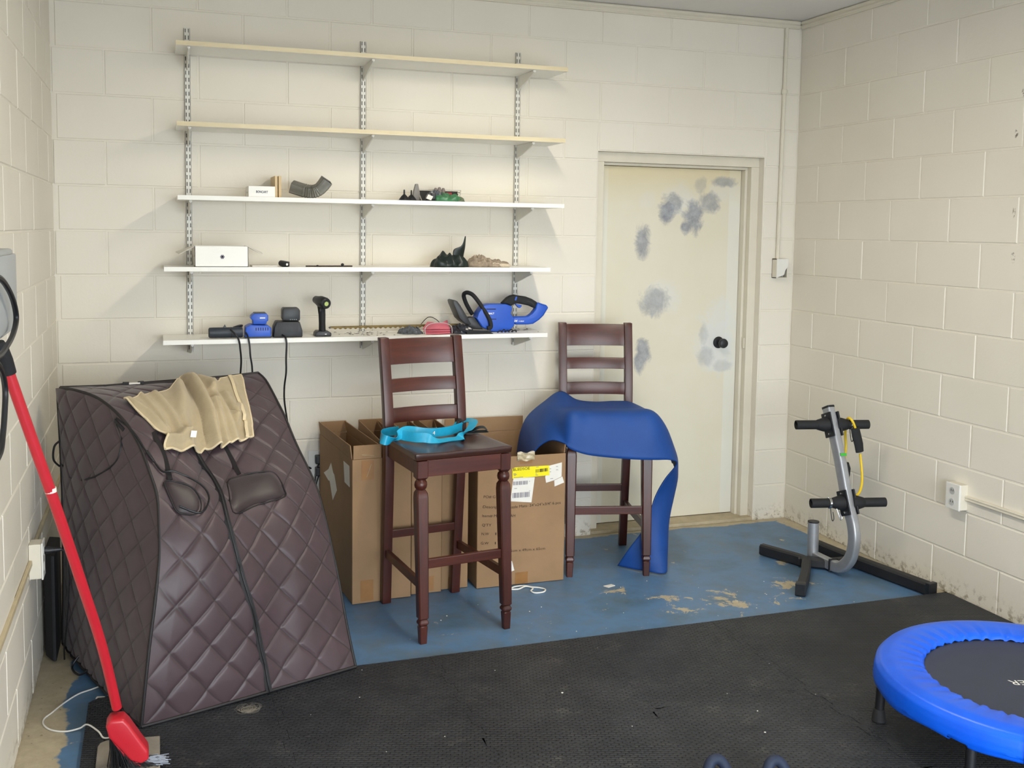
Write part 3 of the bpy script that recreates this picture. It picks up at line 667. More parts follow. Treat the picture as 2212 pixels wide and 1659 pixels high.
for q in [(1.9776, 0.5311, 0.012), (1.9777, 0.5273, 0.017), (1.9794, 0.5231, 0.01), (2.0867, 0.524, 0.006), (2.0868, 0.5177, 0.012), (1.9795, 0.5136, 0.045), (2.0878, 0.5557, 0.014), (1.9819, 0.4614, 0.014), (2.055, 0.4906, 0.005), (2.0558, 0.4451, 0.005), (2.1565, 0.5434, 0.007), (2.1568, 0.5284, 0.007), (2.1886, 0.5366, 0.011), (2.1883, 0.5526, 0.01), (2.1607, 0.4963, 0.014)]:
    m.box(q[0], q[0]+q[2], y5-.0032, y5-.0026, q[1]-.0009, q[1]+.0009)
m.build('small_print', M_GREYINK, c5, smooth_deg=0)["kind"] = 'stuff'
def line5(s, p, w, h, slope=0):
    txt(s, 'printed_text', M_INK, c5, (p[0], y5-.0002, p[1]), (1, 0, slope), (-slope, 0, 1), w, h, .0008, bold=0)
txt('BLEDSOE', 'printed_text', M_INK, c5, (1.9762, y5-.0026, 0.5445), (1, 0, .03), (-.03, 0, 1), 0.0812999999999997, .013, .0008)
for s, a, c, h in [('PO# G', (1.8343, 0.4267), (1.8914, 0.4225), 0.0125), ('Description: P', (1.8316, 0.3803), (1.962, 0.3671), 0.0125), ('uzzle Mats- 24"x24"x3/4" 6 pcs', (1.962, 0.3682), (2.2156, 0.3723), 0.0125), ('Item# M', (1.8287, 0.3382), (1.8993, 0.3326), 0.0125), ('AM', (1.966, 0.3274), (1.9899, 0.3255), 0.0125), ("Q'TY", (1.8282, 0.2948), (1.8729, 0.2911), 0.0125), ('N.W', (1.8264, 0.2536), (1.8622, 0.2505), 0.0125), ('1', (1.8937, 0.2479), (1.8982, 0.2475), 0.0125), ('G.W', (1.8236, 0.2102), (1.8617, 0.2069), 0.0125), ('1', (1.892, 0.2042), (1.8965, 0.2038), 0.0125), ('Meas: 6', (1.823, 0.171), (1.9628, 0.1606), 0.0125), ('5cm x 49cm x 65cm', (1.9685, 0.1611), (2.1413, 0.1578), 0.0125)]:
    line5(s, a, math.hypot(c[0]-a[0], c[1]-a[1]), h, (c[1]-a[1])/max(c[0]-a[0], 1e-4) if c[0]-a[0] > .02 else 0)

# ------------------------------------------------------------------ quilted portable sauna tent
SA = (.363, -1.625); SFR = (.9473, .3204); SBK = (-.3204, .9473)
SL = [(-0.000,0.000,0.024),(0.012,0.000,0.129),(0.033,0.010,0.276),(0.061,0.030,0.420),(0.092,0.070,0.559),(0.104,0.105,0.643),(0.116,0.155,0.733),(0.110,0.205,0.804),(0.100,0.290,0.895),(0.080,0.400,0.969),(0.045,0.550,1.023),(0.005,0.700,1.038),(-0.019,0.830,1.032)]
SR = [(0.790,0.000,0.024),(0.788,0.035,0.102),(0.789,0.080,0.195),(0.789,0.125,0.307),(0.790,0.174,0.403),(0.789,0.249,0.548),(0.790,0.327,0.651),(0.790,0.489,0.779),(0.787,0.580,0.870),(0.790,0.660,0.925),(0.793,0.780,1.001),(0.789,0.850,1.027)]
def s_world(q):
    a, b, z = q
    return (SA[0]+a*SFR[0]+b*SBK[0], SA[1]+a*SFR[1]+b*SBK[1], z)
def poly_at(P, t):
    d = [0.0]
    for i in range(1, len(P)):
        d.append(d[-1]+math.dist(P[i], P[i-1]))
    x = max(0, min(1, t))*d[-1]
    for i in range(1, len(P)):
        if x <= d[i] or i == len(P)-1:
            f = (x-d[i-1])/(d[i]-d[i-1])
            p0 = P[max(i-2, 0)]; p1 = P[i-1]; p2 = P[i]; p3 = P[min(i+1, len(P)-1)]
            return tuple(0.5*(2*B+(C-A)*f+(2*A-5*B+4*C-D)*f*f+(3*B-A-3*C+D)*f**3) for A, B, C, D in zip(p0, p1, p2, p3))
def s_quilt(x, y, d=.142, amp=.0085):
    u = (x+y)/d; v = (x-y)/d
    a, b = (abs(u-round(u))*d*.7, abs(v-round(v))*d*.7); g = min(a, b)
    return amp*(.55*(1-math.exp(-(g/.0055)**1.5))+.45*math.sqrt(abs(math.sin(math.pi*u)*math.sin(math.pi*v))))
def s_flat(s, t):
    p = poly_at(SL, t); q = poly_at(SR, t)
    return tuple(A+(B-A)*s for A, B in zip(p, q))
def s_h(s, t):
    g = math.exp
    h = .035*math.sin(math.pi*s)*g(-((t-.26)/.2)**2)
    h += .035*g(-((s-.22)/.16)**2-((t-.40)/.14)**2)
    h -= .055*g(-((s-.44)/.20)**2-((t-.60)/.11)**2)
    h += .02*g(-((s-.75)/.16)**2-((t-.42)/.18)**2)
    h -= .02*g(-((s-.62)/.1)**2-((t-.2)/.15)**2)
    h -= .012*math.sin(math.pi*s)*g(-((t-1)/.12)**2)
    return h
def s_pt(s, t, off=0.0, quilt=True):
    e = .004
    p = s_flat(s, t)
    a = s_flat(min(s+e, 1), t); b = s_flat(max(s-e, 0), t)
    c = s_flat(s, min(t+e, 1)); d = s_flat(s, max(t-e, 0))
    A = [x-y for x, y in zip(a, b)]; B = [x-y for x, y in zip(c, d)]
    n = (A[1]*B[2]-A[2]*B[1], A[2]*B[0]-A[0]*B[2], A[0]*B[1]-A[1]*B[0])
    l = math.sqrt(sum(x*x for x in n)) or 1
    h = s_h(s, t)+off
    if quilt:
        h += s_quilt(s*.79, t*1.45)*min(1, 12*s, 12*(1-s), 14*t+.2, 14*(1-t)+.2)
    return s_world(tuple(x+h*k/l for x, k in zip(p, n)))

def quilt_mat(name, a, b):
    t = NT(name); t.set(.46, 0, .45); t.p.inputs['Sheen Weight'].default_value = .15
    x = t.n('ShaderNodeSeparateXYZ'); t.l(t.n('ShaderNodeUVMap', uv_map='seam_uv').outputs[0], x.inputs[0])
    def ln(k): return t.math('ABSOLUTE', t.math('SUBTRACT', t.math('FRACT', t.math('ADD', k, .5)), .5))
    g = t.math('MINIMUM', ln(x.outputs[0]), ln(x.outputs[1]))
    st = t.ramp(g, [(.012, (1, 1, 1, 1)), (.03, (0, 0, 0, 1))])
    t.col(t.mix(t.math('MULTIPLY', st, .6), t.ramp(t.noise(6, 4), [(.3, lin(a)), (.7, lin(b))]), lin('#17100f'))); t.bump(t.noise(700, 2), .10, .0005); return t.m
M_SAUNA = quilt_mat('plum_brown_quilted_nylon', '#3f3034', '#4a393e')
M_PIPE = mat('black_piping', '#1d1a1c', .6, 0, .1, 20)
sauna = thing('sauna_tent', 'dark plum brown quilted sauna tent standing beside the left wall', 'tent', (.5, -1.2, 0))
MB().grid(lambda u, v: s_pt(u, v), 210, 340, lambda u, v: ((u*.79+v*1.45)/.142, (u*.79-v*1.45)/.142)).build('quilted_front', M_SAUNA, sauna, smooth_deg=80, fix=False)
BACKB = .855
def lback(v): z = .024+(1.028-.024)*v; return (-.024+.006*math.sin(3*v), BACKB-.02*math.sin(PI*v), z)
def side_pt(u, v):                                                      # u: 0 back edge .. 1 seam; v: bottom to top
    p = poly_at(SL, v); q = lback(v)
    f = u; x = [q[k]+(p[k]-q[k])*f for k in range(3)]
    bl = .045*math.sin(PI*u)*math.sin(PI*min(1, v*.97+.03)); x[0] -= bl
    a = math.sin(PI*min(max(u, 0), 1)); x[0] -= s_quilt(x[1], x[2], .128, .0075)*min(1, 9*(1-u), 9*u)
    return s_world(x)
def side_uv(u, v):
    p = poly_at(SL, v); q = lback(v); b2 = q[1]+(p[1]-q[1])*u; z = q[2]+(p[2]-q[2])*u; return ((b2+z)/.128, (b2-z)/.128)
MB().grid(side_pt, 150, 200, side_uv).build('quilted_side', M_SAUNA, sauna, smooth_deg=80, fix=False)
def rside_pt(u, v):
    p = poly_at(SR, v); q = (.787, BACKB-.0, .024+1.003*v)
    x = [q[k]+(p[k]-q[k])*u for k in range(3)]; x[0] += .02*math.sin(PI*u)*math.sin(PI*v)
    x[0] += s_quilt(x[1], x[2], .128, .0075)*min(1, 9*(1-u), 9*u); return s_world(x)
MB().grid(rside_pt, 50, 70).build('quilted_side', M_SAUNA, sauna, smooth_deg=80, fix=False)
def bk_pt(u, v):
    q = lback(v); return s_world((q[0]+(.787-q[0])*u, BACKB+.012*math.sin(PI*u)*math.sin(PI*v), q[2]))
MB().grid(bk_pt, 20, 20).build('back_panel', M_SAUNA, sauna, smooth_deg=80)
def bot(u, v):
    a = poly_at(SL, 0); c = poly_at(SR, 0); return s_world((a[0]+(c[0]-a[0])*u, BACKB*v, .0225))
MB().grid(bot, 8, 8).build('floor_panel', M_PIPE, sauna, smooth_deg=0)
def pipe(path, r=.0055, n=7, name='piping', mm=None): return MB().tube(path, r, n).build(name, mm or M_PIPE, sauna, smooth_deg=60)
pipe([s_world(poly_at(SL, i/60)) for i in range(61)]); pipe([s_world(poly_at(SR, i/60)) for i in range(61)])
pipe([s_pt(i/40, 0, .003, False) for i in range(41)]); pipe([s_pt(i/40, 1, .002, False) for i in range(41)])
pipe([side_pt(i/30, 0) for i in range(31)]); pipe([side_pt(0, i/30) for i in range(31)])
def surf_line(lst, off, n=6): return [Vector(s_pt(p.x, p.y, off, False)) for p in smooth([(a, b2, 0) for a, b2 in lst], n)]
ZIP = [(.558, .0), (.533, .075), (.472, .192), (.402, .283), (.350, .364), (.330, .435), (.345, .501), (.361, .554), (.352, .601), (.336, .66)]
def strip(lst, w, off, name, mm, thick=.003):
    P = surf_line(lst, off); Q = []
    for i, p in enumerate(P):
        d = P[min(i+1, len(P)-1)]-P[max(i-1, 0)]; nrm = Vector((-.2, -.9, .4)); Q.append((p, d.cross(nrm).normalized()))
    return MB().ribbon(Q, w, thick, 1).build(name, mm, sauna, smooth_deg=50)
strip(ZIP, .022, .011, 'zip_tape', M_PIPE); pipe(surf_line(ZIP, .014), .0035, 6, 'zip_teeth', M_FRAMEBLK)
strip([(.105, .66), (.10, .592), (.092, .56), (.078, .521)], .016, .011, 'seam_tape', M_PIPE); strip([(.535, .67), (.54, .65), (.549, .606), (.543, .560)], .016, .011, 'seam_tape', M_PIPE)
def flap(poly, cx, cy, name, lift):
    ring = smooth([(a, b2, 0) for a, b2 in poly], 6, True); n = len(ring); vs = []; fs = []
    K = 7
    for k in range(K+1):
        f = k/K
        for p in ring:
            s_, t_ = cx+(p.x-cx)*f, cy+(p.y-cy)*f
            vs.append(s_pt(s_, t_, .008+lift*(1-f**3) if k < K else .001, False))
    for k in range(K):
        for i in range(n): j = (i+1) % n; fs.append((k*n+i, k*n+j, (k+1)*n+j, (k+1)*n+i))
    o = MB().add(vs, fs).build(name, M_SAUNA, sauna, smooth_deg=70)
    MB().tube([s_pt(p.x, p.y, .008, False) for p in ring], .0028, 6, True).build('flap_binding', M_PIPE, o, org=sauna.location, local=True)
    return o
flap([(.457, .535), (.556, .556), (.655, .558), (.726, .548), (.738, .493), (.716, .472), (.559, .456), (.389, .439)], .58, .505, 'arm_flap', .012)
flap([(.045, .516), (.121, .514), (.175, .5), (.198, .469), (.18, .439), (.117, .437), (.067, .453)], .12, .475, 'arm_flap', .009)
# cord loops at the left arm opening and on the side
pipe(smooth([s_pt(.02, .60, .01, False), s_pt(.05, .545, .012, False), s_pt(.10, .535, .03, False), s_pt(.20, .50, .035, False), s_pt(.225, .465, .03, False), s_pt(.17, .435, .025, False), s_pt(.08, .455, .02, False)], 6), .0035, 6, 'pull_cord', M_CORDB)
pipe(smooth([side_pt(.93, .70), side_pt(.90, .655), side_pt(.80, .60), side_pt(.55, .585), side_pt(.25, .62), side_pt(.06, .70)], 8), .0035, 6, 'pull_cord', M_CORDB)
pipe(smooth([side_pt(.965, .72), s_pt(.0, .66, .005, False), s_pt(.012, .60, .008, False), s_pt(.03, .57, .01, False)], 6), .0035, 6, 'pull_cord', M_CORDB)
a = Vector(side_pt(.94, .715)); MB().bar(a, Vector(side_pt(.955, .675)), .016, .006, up=(-1, -.4, 0)).build('cord_clip', M_FRAMEBLK, sauna, smooth_deg=0, bevel=.002)
c = Vector(side_pt(0, .80)); pipe(smooth([c, c+Vector((-.02, -.01, -.02)), c+Vector((-.024, -.01, -.07)), c+Vector((-.004, 0, -.10))], 6), .004, 6, 'carry_loop', M_CORDB)
c = Vector(side_pt(.28, 0)); pipe(smooth([c+Vector((0, 0, .04)), c+Vector((-.03, -.02, .0)), c+Vector((.0, -.09, -.004)), c+Vector((.035, -.10, .02))], 6), .004, 6, 'carry_loop', M_CORDB)
for s_ in (.305, .378, .575, .645):                                         # webbing tabs along the rear top edge
    p = Vector(s_pt(s_, 1, .004, False)); MB().box(p.x-.012, p.x+.012, p.y-.006, p.y+.006, p.z-.004, p.z+.010).build('webbing_tab', M_PIPE, sauna, smooth_deg=0, bevel=.002)
p = Vector(s_pt(.34, 1, .004, False)); q = Vector(s_pt(.378, 1, .004, False)); MB().bar(Vector(s_pt(.312, 1, .007, False)), Vector(s_pt(.372, 1, .007, False)), .012, .006).build('woven_label', M_PAPER, sauna, smooth_deg=0)

# beige towel on its top
TT = [(.086, .787), (.15, .805), (.214, .83), (.32, .858), (.425, .886), (.50, .925), (.545, .972), (.60, 1.0), (.655, .998), (.676, .966), (.704, .943), (.735, .946), (.76, .962), (.82, .968), (.884, .974)]
TB = [(.108, .601), (.15, .606), (.21, .606), (.252, .616), (.30, .622), (.362, .622), (.40, .640), (.43, .632), (.475, .638), (.53, .648), (.58, .654), (.64, .664), (.701, .677)]
TLf = [(.086, .787), (.104, .727), (.126, .675), (.160, .648), (.125, .625), (.108, .601)]
TR = [(.884, .974), (.831, .885), (.786, .800), (.744, .726), (.701, .677)]
def pl2(P, f):
    d = [0.0]
    for i in range(1, len(P)): d.append(d[-1]+math.dist(P[i], P[i-1]))
    x = f*d[-1]
    for i in range(1, len(P)):
        if x <= d[i]+1e-9:
            k = (x-d[i-1])/max(d[i]-d[i-1], 1e-9); return tuple(A+(B-A)*k for A, B in zip(P[i-1], P[i]))
    return P[-1]
def coons(p, q):                                                        # q: 0 top .. 1 bottom
    a = pl2(TT, p); b2 = pl2(TB, p); c = pl2(TLf, q); d = pl2(TR, q)
    return tuple((1-q)*a[k]+q*b2[k]+(1-p)*c[k]+p*d[k]-((1-p)*(1-q)*TT[0][k]+p*(1-q)*TT[-1][k]+(1-p)*q*TB[0][k]+p*q*TB[-1][k]) for k in (0, 1))
FOLD = [([(.60, 1.0), (.565, .90), (.515, .80), (.48, .70), (.455, .62)], .040, .030, 0), ([(.655, 1.0), (.645, .92), (.61, .84), (.60, .76), (.575, .65)], .026, .026, 0), ([(.50, .92), (.40, .80), (.33, .72), (.29, .62)], .022, .034, 0),
        ([(.70, .94), (.655, .90), (.62, .86)], .018, .018, 0), ([(.555, .97), (.50, .84), (.445, .74), (.41, .66)], -.030, .012, 0), ([(.57, .80), (.535, .70), (.53, .645)], .024, .020, 0), ([(.82, .97), (.75, .80), (.66, .67)], .006, .010, 0),
        ([(.70, .86), (.68, .80), (.66, .75)], .014, .022, 0), ([(.13, .63), (.22, .64), (.29, .66)], .026, .024, 0), ([(.10, .78), (.15, .72), (.17, .66)], .016, .022, 0), ([(.30, .84), (.285, .75), (.26, .66)], .014, .016, 0), ([(.22, .83), (.21, .75), (.20, .68)], .010, .014, 0),
        ([(.62, .84), (.66, .78), (.70, .74)], -.012, .012, 0), ([(.72, .80), (.64, .72)], .010, .016, 0)]
def dseg(p, a, b2):
    ax, ay = a; bx, by = b2; dx, dy = bx-ax, (by-ay)*1.9; px_, py_ = p[0]-ax, (p[1]-ay)*1.9
    k = max(0, min(1, (px_*dx+py_*dy)/max(dx*dx+dy*dy, 1e-9))); return math.hypot(px_-k*dx, py_-k*dy)
def towel_pt(p, q):
    s_, t_ = coons(p, q); h = 0.0
    for ln, ht, wd, _ in FOLD:
        d = min(dseg((s_, t_), ln[i], ln[i+1]) for i in range(len(ln)-1)); h += ht*math.exp(-(d/wd)**2)
    edge = min(p, 1-p, q, 1-q)
    h = .013+max(h*1.35, -.002)*min(1, .25+max(0, .995-t_)/.09)+.003*math.sin(31*s_+17*t_)*math.sin(23*t_-9*s_)*min(1, edge*9)
    h += .010*max(0, 1-(1-q)*7)*(.5+.5*math.sin(p*14+1))
    return s_pt(min(max(s_, .002), .998), min(max(t_, 0), .998), h, False)
def towel_mat():
    t = NT('beige_terry_cloth'); t.set(.95, 0, .1); t.p.inputs['Sheen Weight'].default_value = .25
    t.col(t.ramp(t.noise(9, 5), [(.3, lin('#ab9a7b')), (.7, lin('#bdac8c'))])); t.bump(t.noise(260, 4, .7), .55, .003); return t.m
tw = thing('towel', 'beige terry towel crumpled over the top of the brown tent', 'towel', (.45, -1.2, .95))
MB().grid(towel_pt, 130, 80).build('terry_cloth', towel_mat(), tw, smooth_deg=80, solid=.006)
M_HEM = mat('pale_towel_hem', '#d8c6a3', .9, 0, .05, 20)
for pth in ([towel_pt(i/120, 1) for i in range(121)], [towel_pt(1, i/60) for i in range(61)], [towel_pt(i/120, 0) for i in range(121)], [towel_pt(0, i/60) for i in range(61)]):
    MB().tube(pth, .0045, 6).build('hem', M_HEM, tw, smooth_deg=60)
MB().ribbon([(Vector(towel_pt(.92, i/40))+Vector((0, -.003, .004)), Vector((1, .3, 0))) for i in range(41)], .012, .003, 1).build('woven_band', M_HEM, tw, smooth_deg=50)
p = Vector(towel_pt(.26, .86)); MB().prism([(p.x-.004, p.z-.012), (p.x+.016, p.z-.014), (p.x+.020, p.z+.010), (p.x, p.z+.012)], p.y-.012, p.y-.011).build('care_tag', M_WHITE, tw, smooth_deg=0)

# thin black panel wedged behind the tent, and the plug on the left wall
t = thing('black_panel', 'thin black padded panel wedged between the brown tent and left wall', 'panel', (.02, -.75, 0))
MB().slab([(.012, -.90), (.044, -.97), (.056, -.97), (.056, -.72), (.014, -.70)], .012, .42).build('padded_board', M_BLKM, t, smooth_deg=0, bevel=.006)
MB().tube([(.03, -.70, .02), (.03, -.70, .40)], .008, 8).build('frame_tube', M_FRAMEBLK, t)
t = thing('wall_outlet', 'cream surface outlet and raceway low on the left wall', 'outlet', (0, -1.2, .48))
MB().box(0, .040, -1.250, -1.180, .425, .548).build('outlet_box', M_TRIM, t, smooth_deg=0, bevel=.004)
MB().box(.040, .046, -1.252, -1.178, .422, .551).build('cover_plate', M_PLATE, t, smooth_deg=0, bevel=.002)
M_RACE = mat('stained_cream_raceway', '#c6b795', .5, 0, .12, 14)
m = MB(); m.box(0, .012, -3.2, -1.250, .475, .494); m.box(0, .012, -1.180, -.01, .500, .519); m.build('raceway', M_RACE, t, smooth_deg=0, bevel=.003)
for zz in (.46, .515): MB().lathe([(0, 0), (.017, 0), (.017, .002), (0, .002)], (.0455, -1.215, zz), (1, 0, 0), 16).build('socket_face', M_PLATE, t)
t = thing('plug_cord', 'black plug and thin cord in the left wall outlet', 'cord', (.05, -1.215, .50))
m = MB(); m.lathe([(.013, 0), (.013, .014), (.009, .03), (.007, .050), (.004, .056)], (.048, -1.215, .515), (1, 0, 0), 10); m.build('plug', M_BLK, t)
MB().tube(smooth([(.10, -1.215, .515), (.118, -1.21, .49), (.122, -1.20, .40), (.110, -1.15, .25), (.09, -1.05, .10), (.085, -1.0, .03)], 8), .0032, 6).build('cord', M_CORDB, t)

# red broom leaning on the left wall, its angled head on the mat
t = thing('broom', 'red angle broom leaning against the left wall by the brown tent', 'broom', (.33, -1.87, .02))
HP = smooth([(.066, -2.145, 1.265), (.107, -2.106, 1.10), (.164, -2.046, .87), (.216, -1.985, .645), (.265, -1.92, .42), (.300, -1.865, .205)], 8)
MB().tube(HP, .0145, 14).build('handle', M_RED, t)
MB().tube([(.066, -2.145, 1.265), (.060, -2.155, 1.30), (.050, -2.170, 1.335), (.047, -2.175, 1.35)], [.0185, .0185, .0195, .014], 14).build('grip', M_BLKM, t)
MB().tube([HP[14]+Vector((0, 0, .008)), HP[14]-Vector((-.001, -.001, .004))], .0152, 14).build('scuff_band', M_PAPER, t)
hd = [(0.2694, 0.1719), (0.2814, 0.1903), (0.3202, 0.1889), (0.3355, 0.1679), (0.3648, 0.1171), (0.388, 0.0786), (0.3889, 0.0521), (0.3663, 0.0411), (0.3363, 0.0576), (0.3057, 0.1001), (0.2778, 0.1361)]
MB().prism(hd, -1.915, -1.850).build('broom_head', M_RED, t, bevel=.010, seg=3, smooth_deg=40)
lo = [(0.2757, 0.1489), (0.3084, 0.0963), (0.339, 0.0538), (0.365, 0.0424)]
MB().prism([(x, z) for x, z in lo]+[(lo[-1][0], lo[-1][1]-.012), (lo[2][0], lo[2][1]-.012), (lo[1][0], lo[1][1]-.012), (lo[0][0], lo[0][1]-.010)], -1.905, -1.86).build('bristle_socket', M_RED, t, bevel=.003)
rb = random.Random(3); m = MB(); m2 = MB()
for k in range(620):
    f = rb.random(); yy = rb.uniform(-1.904, -1.862)
    i = min(int(f*3), 2); g = f*3-i; x = lo[i][0]+(lo[i+1][0]-lo[i][0])*g; z = lo[i][1]+(lo[i+1][1]-lo[i][1])*g-.006
    x1 = x+.010+.05*f+rb.uniform(-.02, .03); y1 = yy+rb.uniform(-.02, .02); z1 = .031
    white = f > .80 and rb.random() < .75
    (m2 if white else m).tube([(x, yy, z), ((x+x1)/2+.004, (yy+y1)/2, (z+z1)/2), (x1, y1, z1)], .0012, 3)
o = m.build('bristles', M_BLKM, t, smooth_deg=0); o['kind'] = 'stuff'
o = m2.build('pale_bristles', mat('pale_blue_grey_bristle', '#9aa4b4', .4), t, smooth_deg=0); o['kind'] = 'stuff'
t = thing('dustpan', 'flat beige grey dustpan lying on the black mat under the broom', 'dustpan', (.3, -1.85, .02))
m = MB(); P = [(.238, -2.03), (.236, -1.735), (.243, -1.712), (.262, -1.700), (.42, -1.72), (.42, -2.03)]
m.slab(P, .020, .030); m.build('pan', mat('dusty_beige_plastic', '#8c857a', .7, 0, .2, 14), t, smooth_deg=0, bevel=.003)
MB().bar((.33, -2.03, .027), (.33, -2.22, .027), .03, .012).build('pan_handle', M_BLKM, t, smooth_deg=0, bevel=.003)

# white charging cable on the floor
t = thing('charging_cable', 'white charging cable curving across the bare floor edge beside the broom', 'cable', (.12, -1.42, 0))
cz = .0035
MB().tube(smooth([(.30, -1.15, cz), (.205, -1.23, cz), (.150, -1.265, cz), (.105, -1.33, cz), (.075, -1.39, cz), (.055, -1.43, cz), (.058, -1.475, cz), (.085, -1.52, cz), (.13, -1.545, cz), (.172, -1.545, .008), (.196, -1.555, .022), (.232, -1.615, .0225), (.252, -1.668, .0225), (.285, -1.690, .0335)], 8), .0028, 7).build('cable', M_CORDW, t)
t = thing('cable_plug', 'small white cable plug lying at the mat corner beside the brown tent', 'plug', (.235, -1.34, 0))
MB().bar((.212, -1.338, .010), (.240, -1.346, .010), .017, .013).build('plug_body', M_CORDW, t, smooth_deg=30, bevel=.003)
MB().bar((.240, -1.346, .010), (.256, -1.350, .010), .008, .005).build('plug_tip', M_CHROME, t, smooth_deg=0)

# grey electrical box and hanging black cable on the left wall
t = thing('electrical_box', 'grey metal electrical box on the left wall at the photo edge', 'electrical box', (0, -2.45, 1.5))
MB().box(0, .100, -2.66, -2.285, 1.392, 1.592).build('box_body', M_GREYBOX, t, smooth_deg=30, bevel=.010, seg=3)
MB().box(.100, .108, -2.64, -2.30, 1.405, 1.580).build('box_lid', M_GREYBOX, t, smooth_deg=30, bevel=.004)
MB().lathe([(.012, 0), (.012, .012), (.007, .016)], (.07, -2.42, 1.591), n=10).build('lid_screw', M_CHROME, t)
t = thing('hanging_cable', 'black cable looping down in front of the grey electrical box', 'cable', (.12, -2.5, 1.2))
kk = [(0.125, -2.8981, 1.558), (0.125, -2.7154, 1.5395), (0.125, -2.5929, 1.5093), (0.125, -2.5066, 1.4727), (0.125, -2.4736, 1.4331), (0.125, -2.5451, 1.4029), (0.125, -2.6618, 1.3879), (0.125, -2.7464, 1.3821), (0.125, -2.8723, 1.3863)]
MB().tube(smooth(kk, 6), .0062, 8).build('upper_loop', M_CORDB, t)
kk = [(0.118, -2.7843, 1.3803), (0.118, -2.6787, 1.3426), (0.118, -2.6309, 1.2959), (0.118, -2.6478, 1.2481), (0.118, -2.6851, 1.2048), (0.118, -2.7326, 1.175), (0.118, -2.8619, 1.17)]
MB().tube(smooth(kk, 6), .0062, 8).build('lower_loop', M_CORDB, t)

# ------------------------------------------------------------------ weight tree in the corner
tree = thing('weight_tree', 'silver weight plate tree with black pegs standing in the right corner', 'weight rack', (3.55, -.85, 0))
JP = smooth([(3.547, -.835, .805), (3.552, -.927, .590), (3.555, -1.005, .372), (3.557, -1.050, .275), (3.557, -1.063, .195), (3.556, -1.043, .11), (3.553, -.985, .050), (3.550, -.915, .036)], 8)
NW = Vector((1, .04, 0)).normalized()
def rrtube(P, w, h, r=.010):
    rings = []
    for i, p in enumerate(P):
        dd = (P[min(i+1, len(P)-1)]-P[max(i-1, 0)]).normalized(); up = NW.cross(dd).normalized(); q = []
        for cx, cy, a0 in ((1, 1, 0), (-1, 1, 90), (-1, -1, 180), (1, -1, 270)):
            for k in range(4):
                a = math.radians(a0+30*k); q.append(p+NW*(cx*(w/2-r)+r*math.cos(a))+up*(cy*(h/2-r)+r*math.sin(a)))
        rings.append(q)
    return MB().loft(rings)
rrtube(JP, .040, .056).build('upright', M_SILVER, tree, smooth_deg=50)
d = (JP[0]-JP[3]).normalized(); rrtube([JP[0]-d*.003, JP[0]+d*.008], .043, .059).build('end_cap', M_BLK, tree, bevel=.004)
MB().bar((3.550, -.93, .036), (3.546, -.775, .036), .040, .050).build('lower_tube', M_SILVER, tree, smooth_deg=30, bevel=.008, seg=3)
m = MB(); m.tube([(3.545, -.760, .004), (3.544, -.757, .208)], .0275, 20); m.build('post', M_SILVER, tree)
m = MB(); m.lathe([(.0225, .2085), (.0285, .2085), (.0285, .214), (.0225, .214)], (3.544, -.757, 0), n=20); m.build('post_rim', M_BLK, tree)
MB().lathe([(0, .2081), (.0225, .2081), (.0225, .2085), (0, .2085)], (3.544, -.757, 0), n=20).build('post_hollow', M_NAVYIN, tree)
N_ = Vector((.975, -.22, 0)).normalized()
bars_ = [('upper', Vector((3.549, -.870, .727)), .185, .185, 1), ('lower', Vector((3.555, -1.007, .372)), .185, .188, -1)]
for nm, c, la, lb2, side in bars_:
    dr = Vector((.02, -.36, -.93)).normalized()
    for s in (-1, 1): MB().bar(c-dr*.060+NW*s*.0245, c+dr*.060+NW*s*.0245, .070, .008, up=NW).build('clamp_plate', M_BLK, tree, smooth_deg=0, bevel=.003)
    for s, L in ((-1, la), (1, lb2)):
        a = N_*s
        MB().lathe([(.034, .020), (.034, .045), (.030, .060), (.0245, .078), (.0225, .08), (.0225, L), (.019, L+.001), (.019, L-.02), (0, L-.02)], c, a, 20).build('peg', M_BLKM, tree)
    for k in (-.045, .045):
        MB().lathe([(.005, 0), (.005, .003), (.003, .004)], c+dr*k-NW*.0285, -NW, 10).build('bolt', M_CHROME, tree)
MB().bar((3.536, -.962, .598), (3.569, -.962, .597), .014, .003, up=(0, -1, .3)).build('green_sticker', mat('green_sticker', '#3fae3a', .5), tree, smooth_deg=0)
def rtube(pts, w, h, name='base_tube', mm=None):
    P = smooth(pts, 8); m = MB(); rings = []
    for i, p in enumerate(P):
        dd = (P[min(i+1, len(P)-1)]-P[max(i-1, 0)]).normalized(); sd = dd.cross(Vector((0, 0, 1))).normalized()
        r = .008; q = []
        for x, z in ((w/2-r, 0), (w/2, r), (w/2, h-r), (w/2-r, h), (-w/2+r, h), (-w/2, h-r), (-w/2, r), (-w/2+r, 0)): q.append(p+sd*x+Vector((0, 0, z)))
        rings.append(q)
    return m.loft(rings).build(name, mm or M_FRAMEBLK, tree, smooth_deg=40)
rtube([(3.672, -.60, .004), (3.700, -.85, .004), (3.785, -1.335, .004)], .052, .056)
rtube([(3.365, -.575, .004), (3.405, -.67, .004), (3.448, -.775, .004), (3.452, -.835, .004), (3.405, -.905, .004), (3.31, -1.03, .004), (3.205, -1.155, .004)], .044, .054)
rtube([(3.44, -.79, .006), (3.56, -.87, .006), (3.70, -.88, .006)], .050, .048, 'base_plate')
MB().box(3.525, 3.575, -.925, -.915, .006, .07).build('mount_plate', M_FRAMEBLK, tree, smooth_deg=0, bevel=.003)
p0 = Vector((3.215, -1.14, .006)); MB().bar(p0+Vector((.004, .005, .026)), p0+Vector((-.022, -.026, .026)), .047, .058).build('foot_cap', M_BLK, tree, smooth_deg=0, bevel=.004)
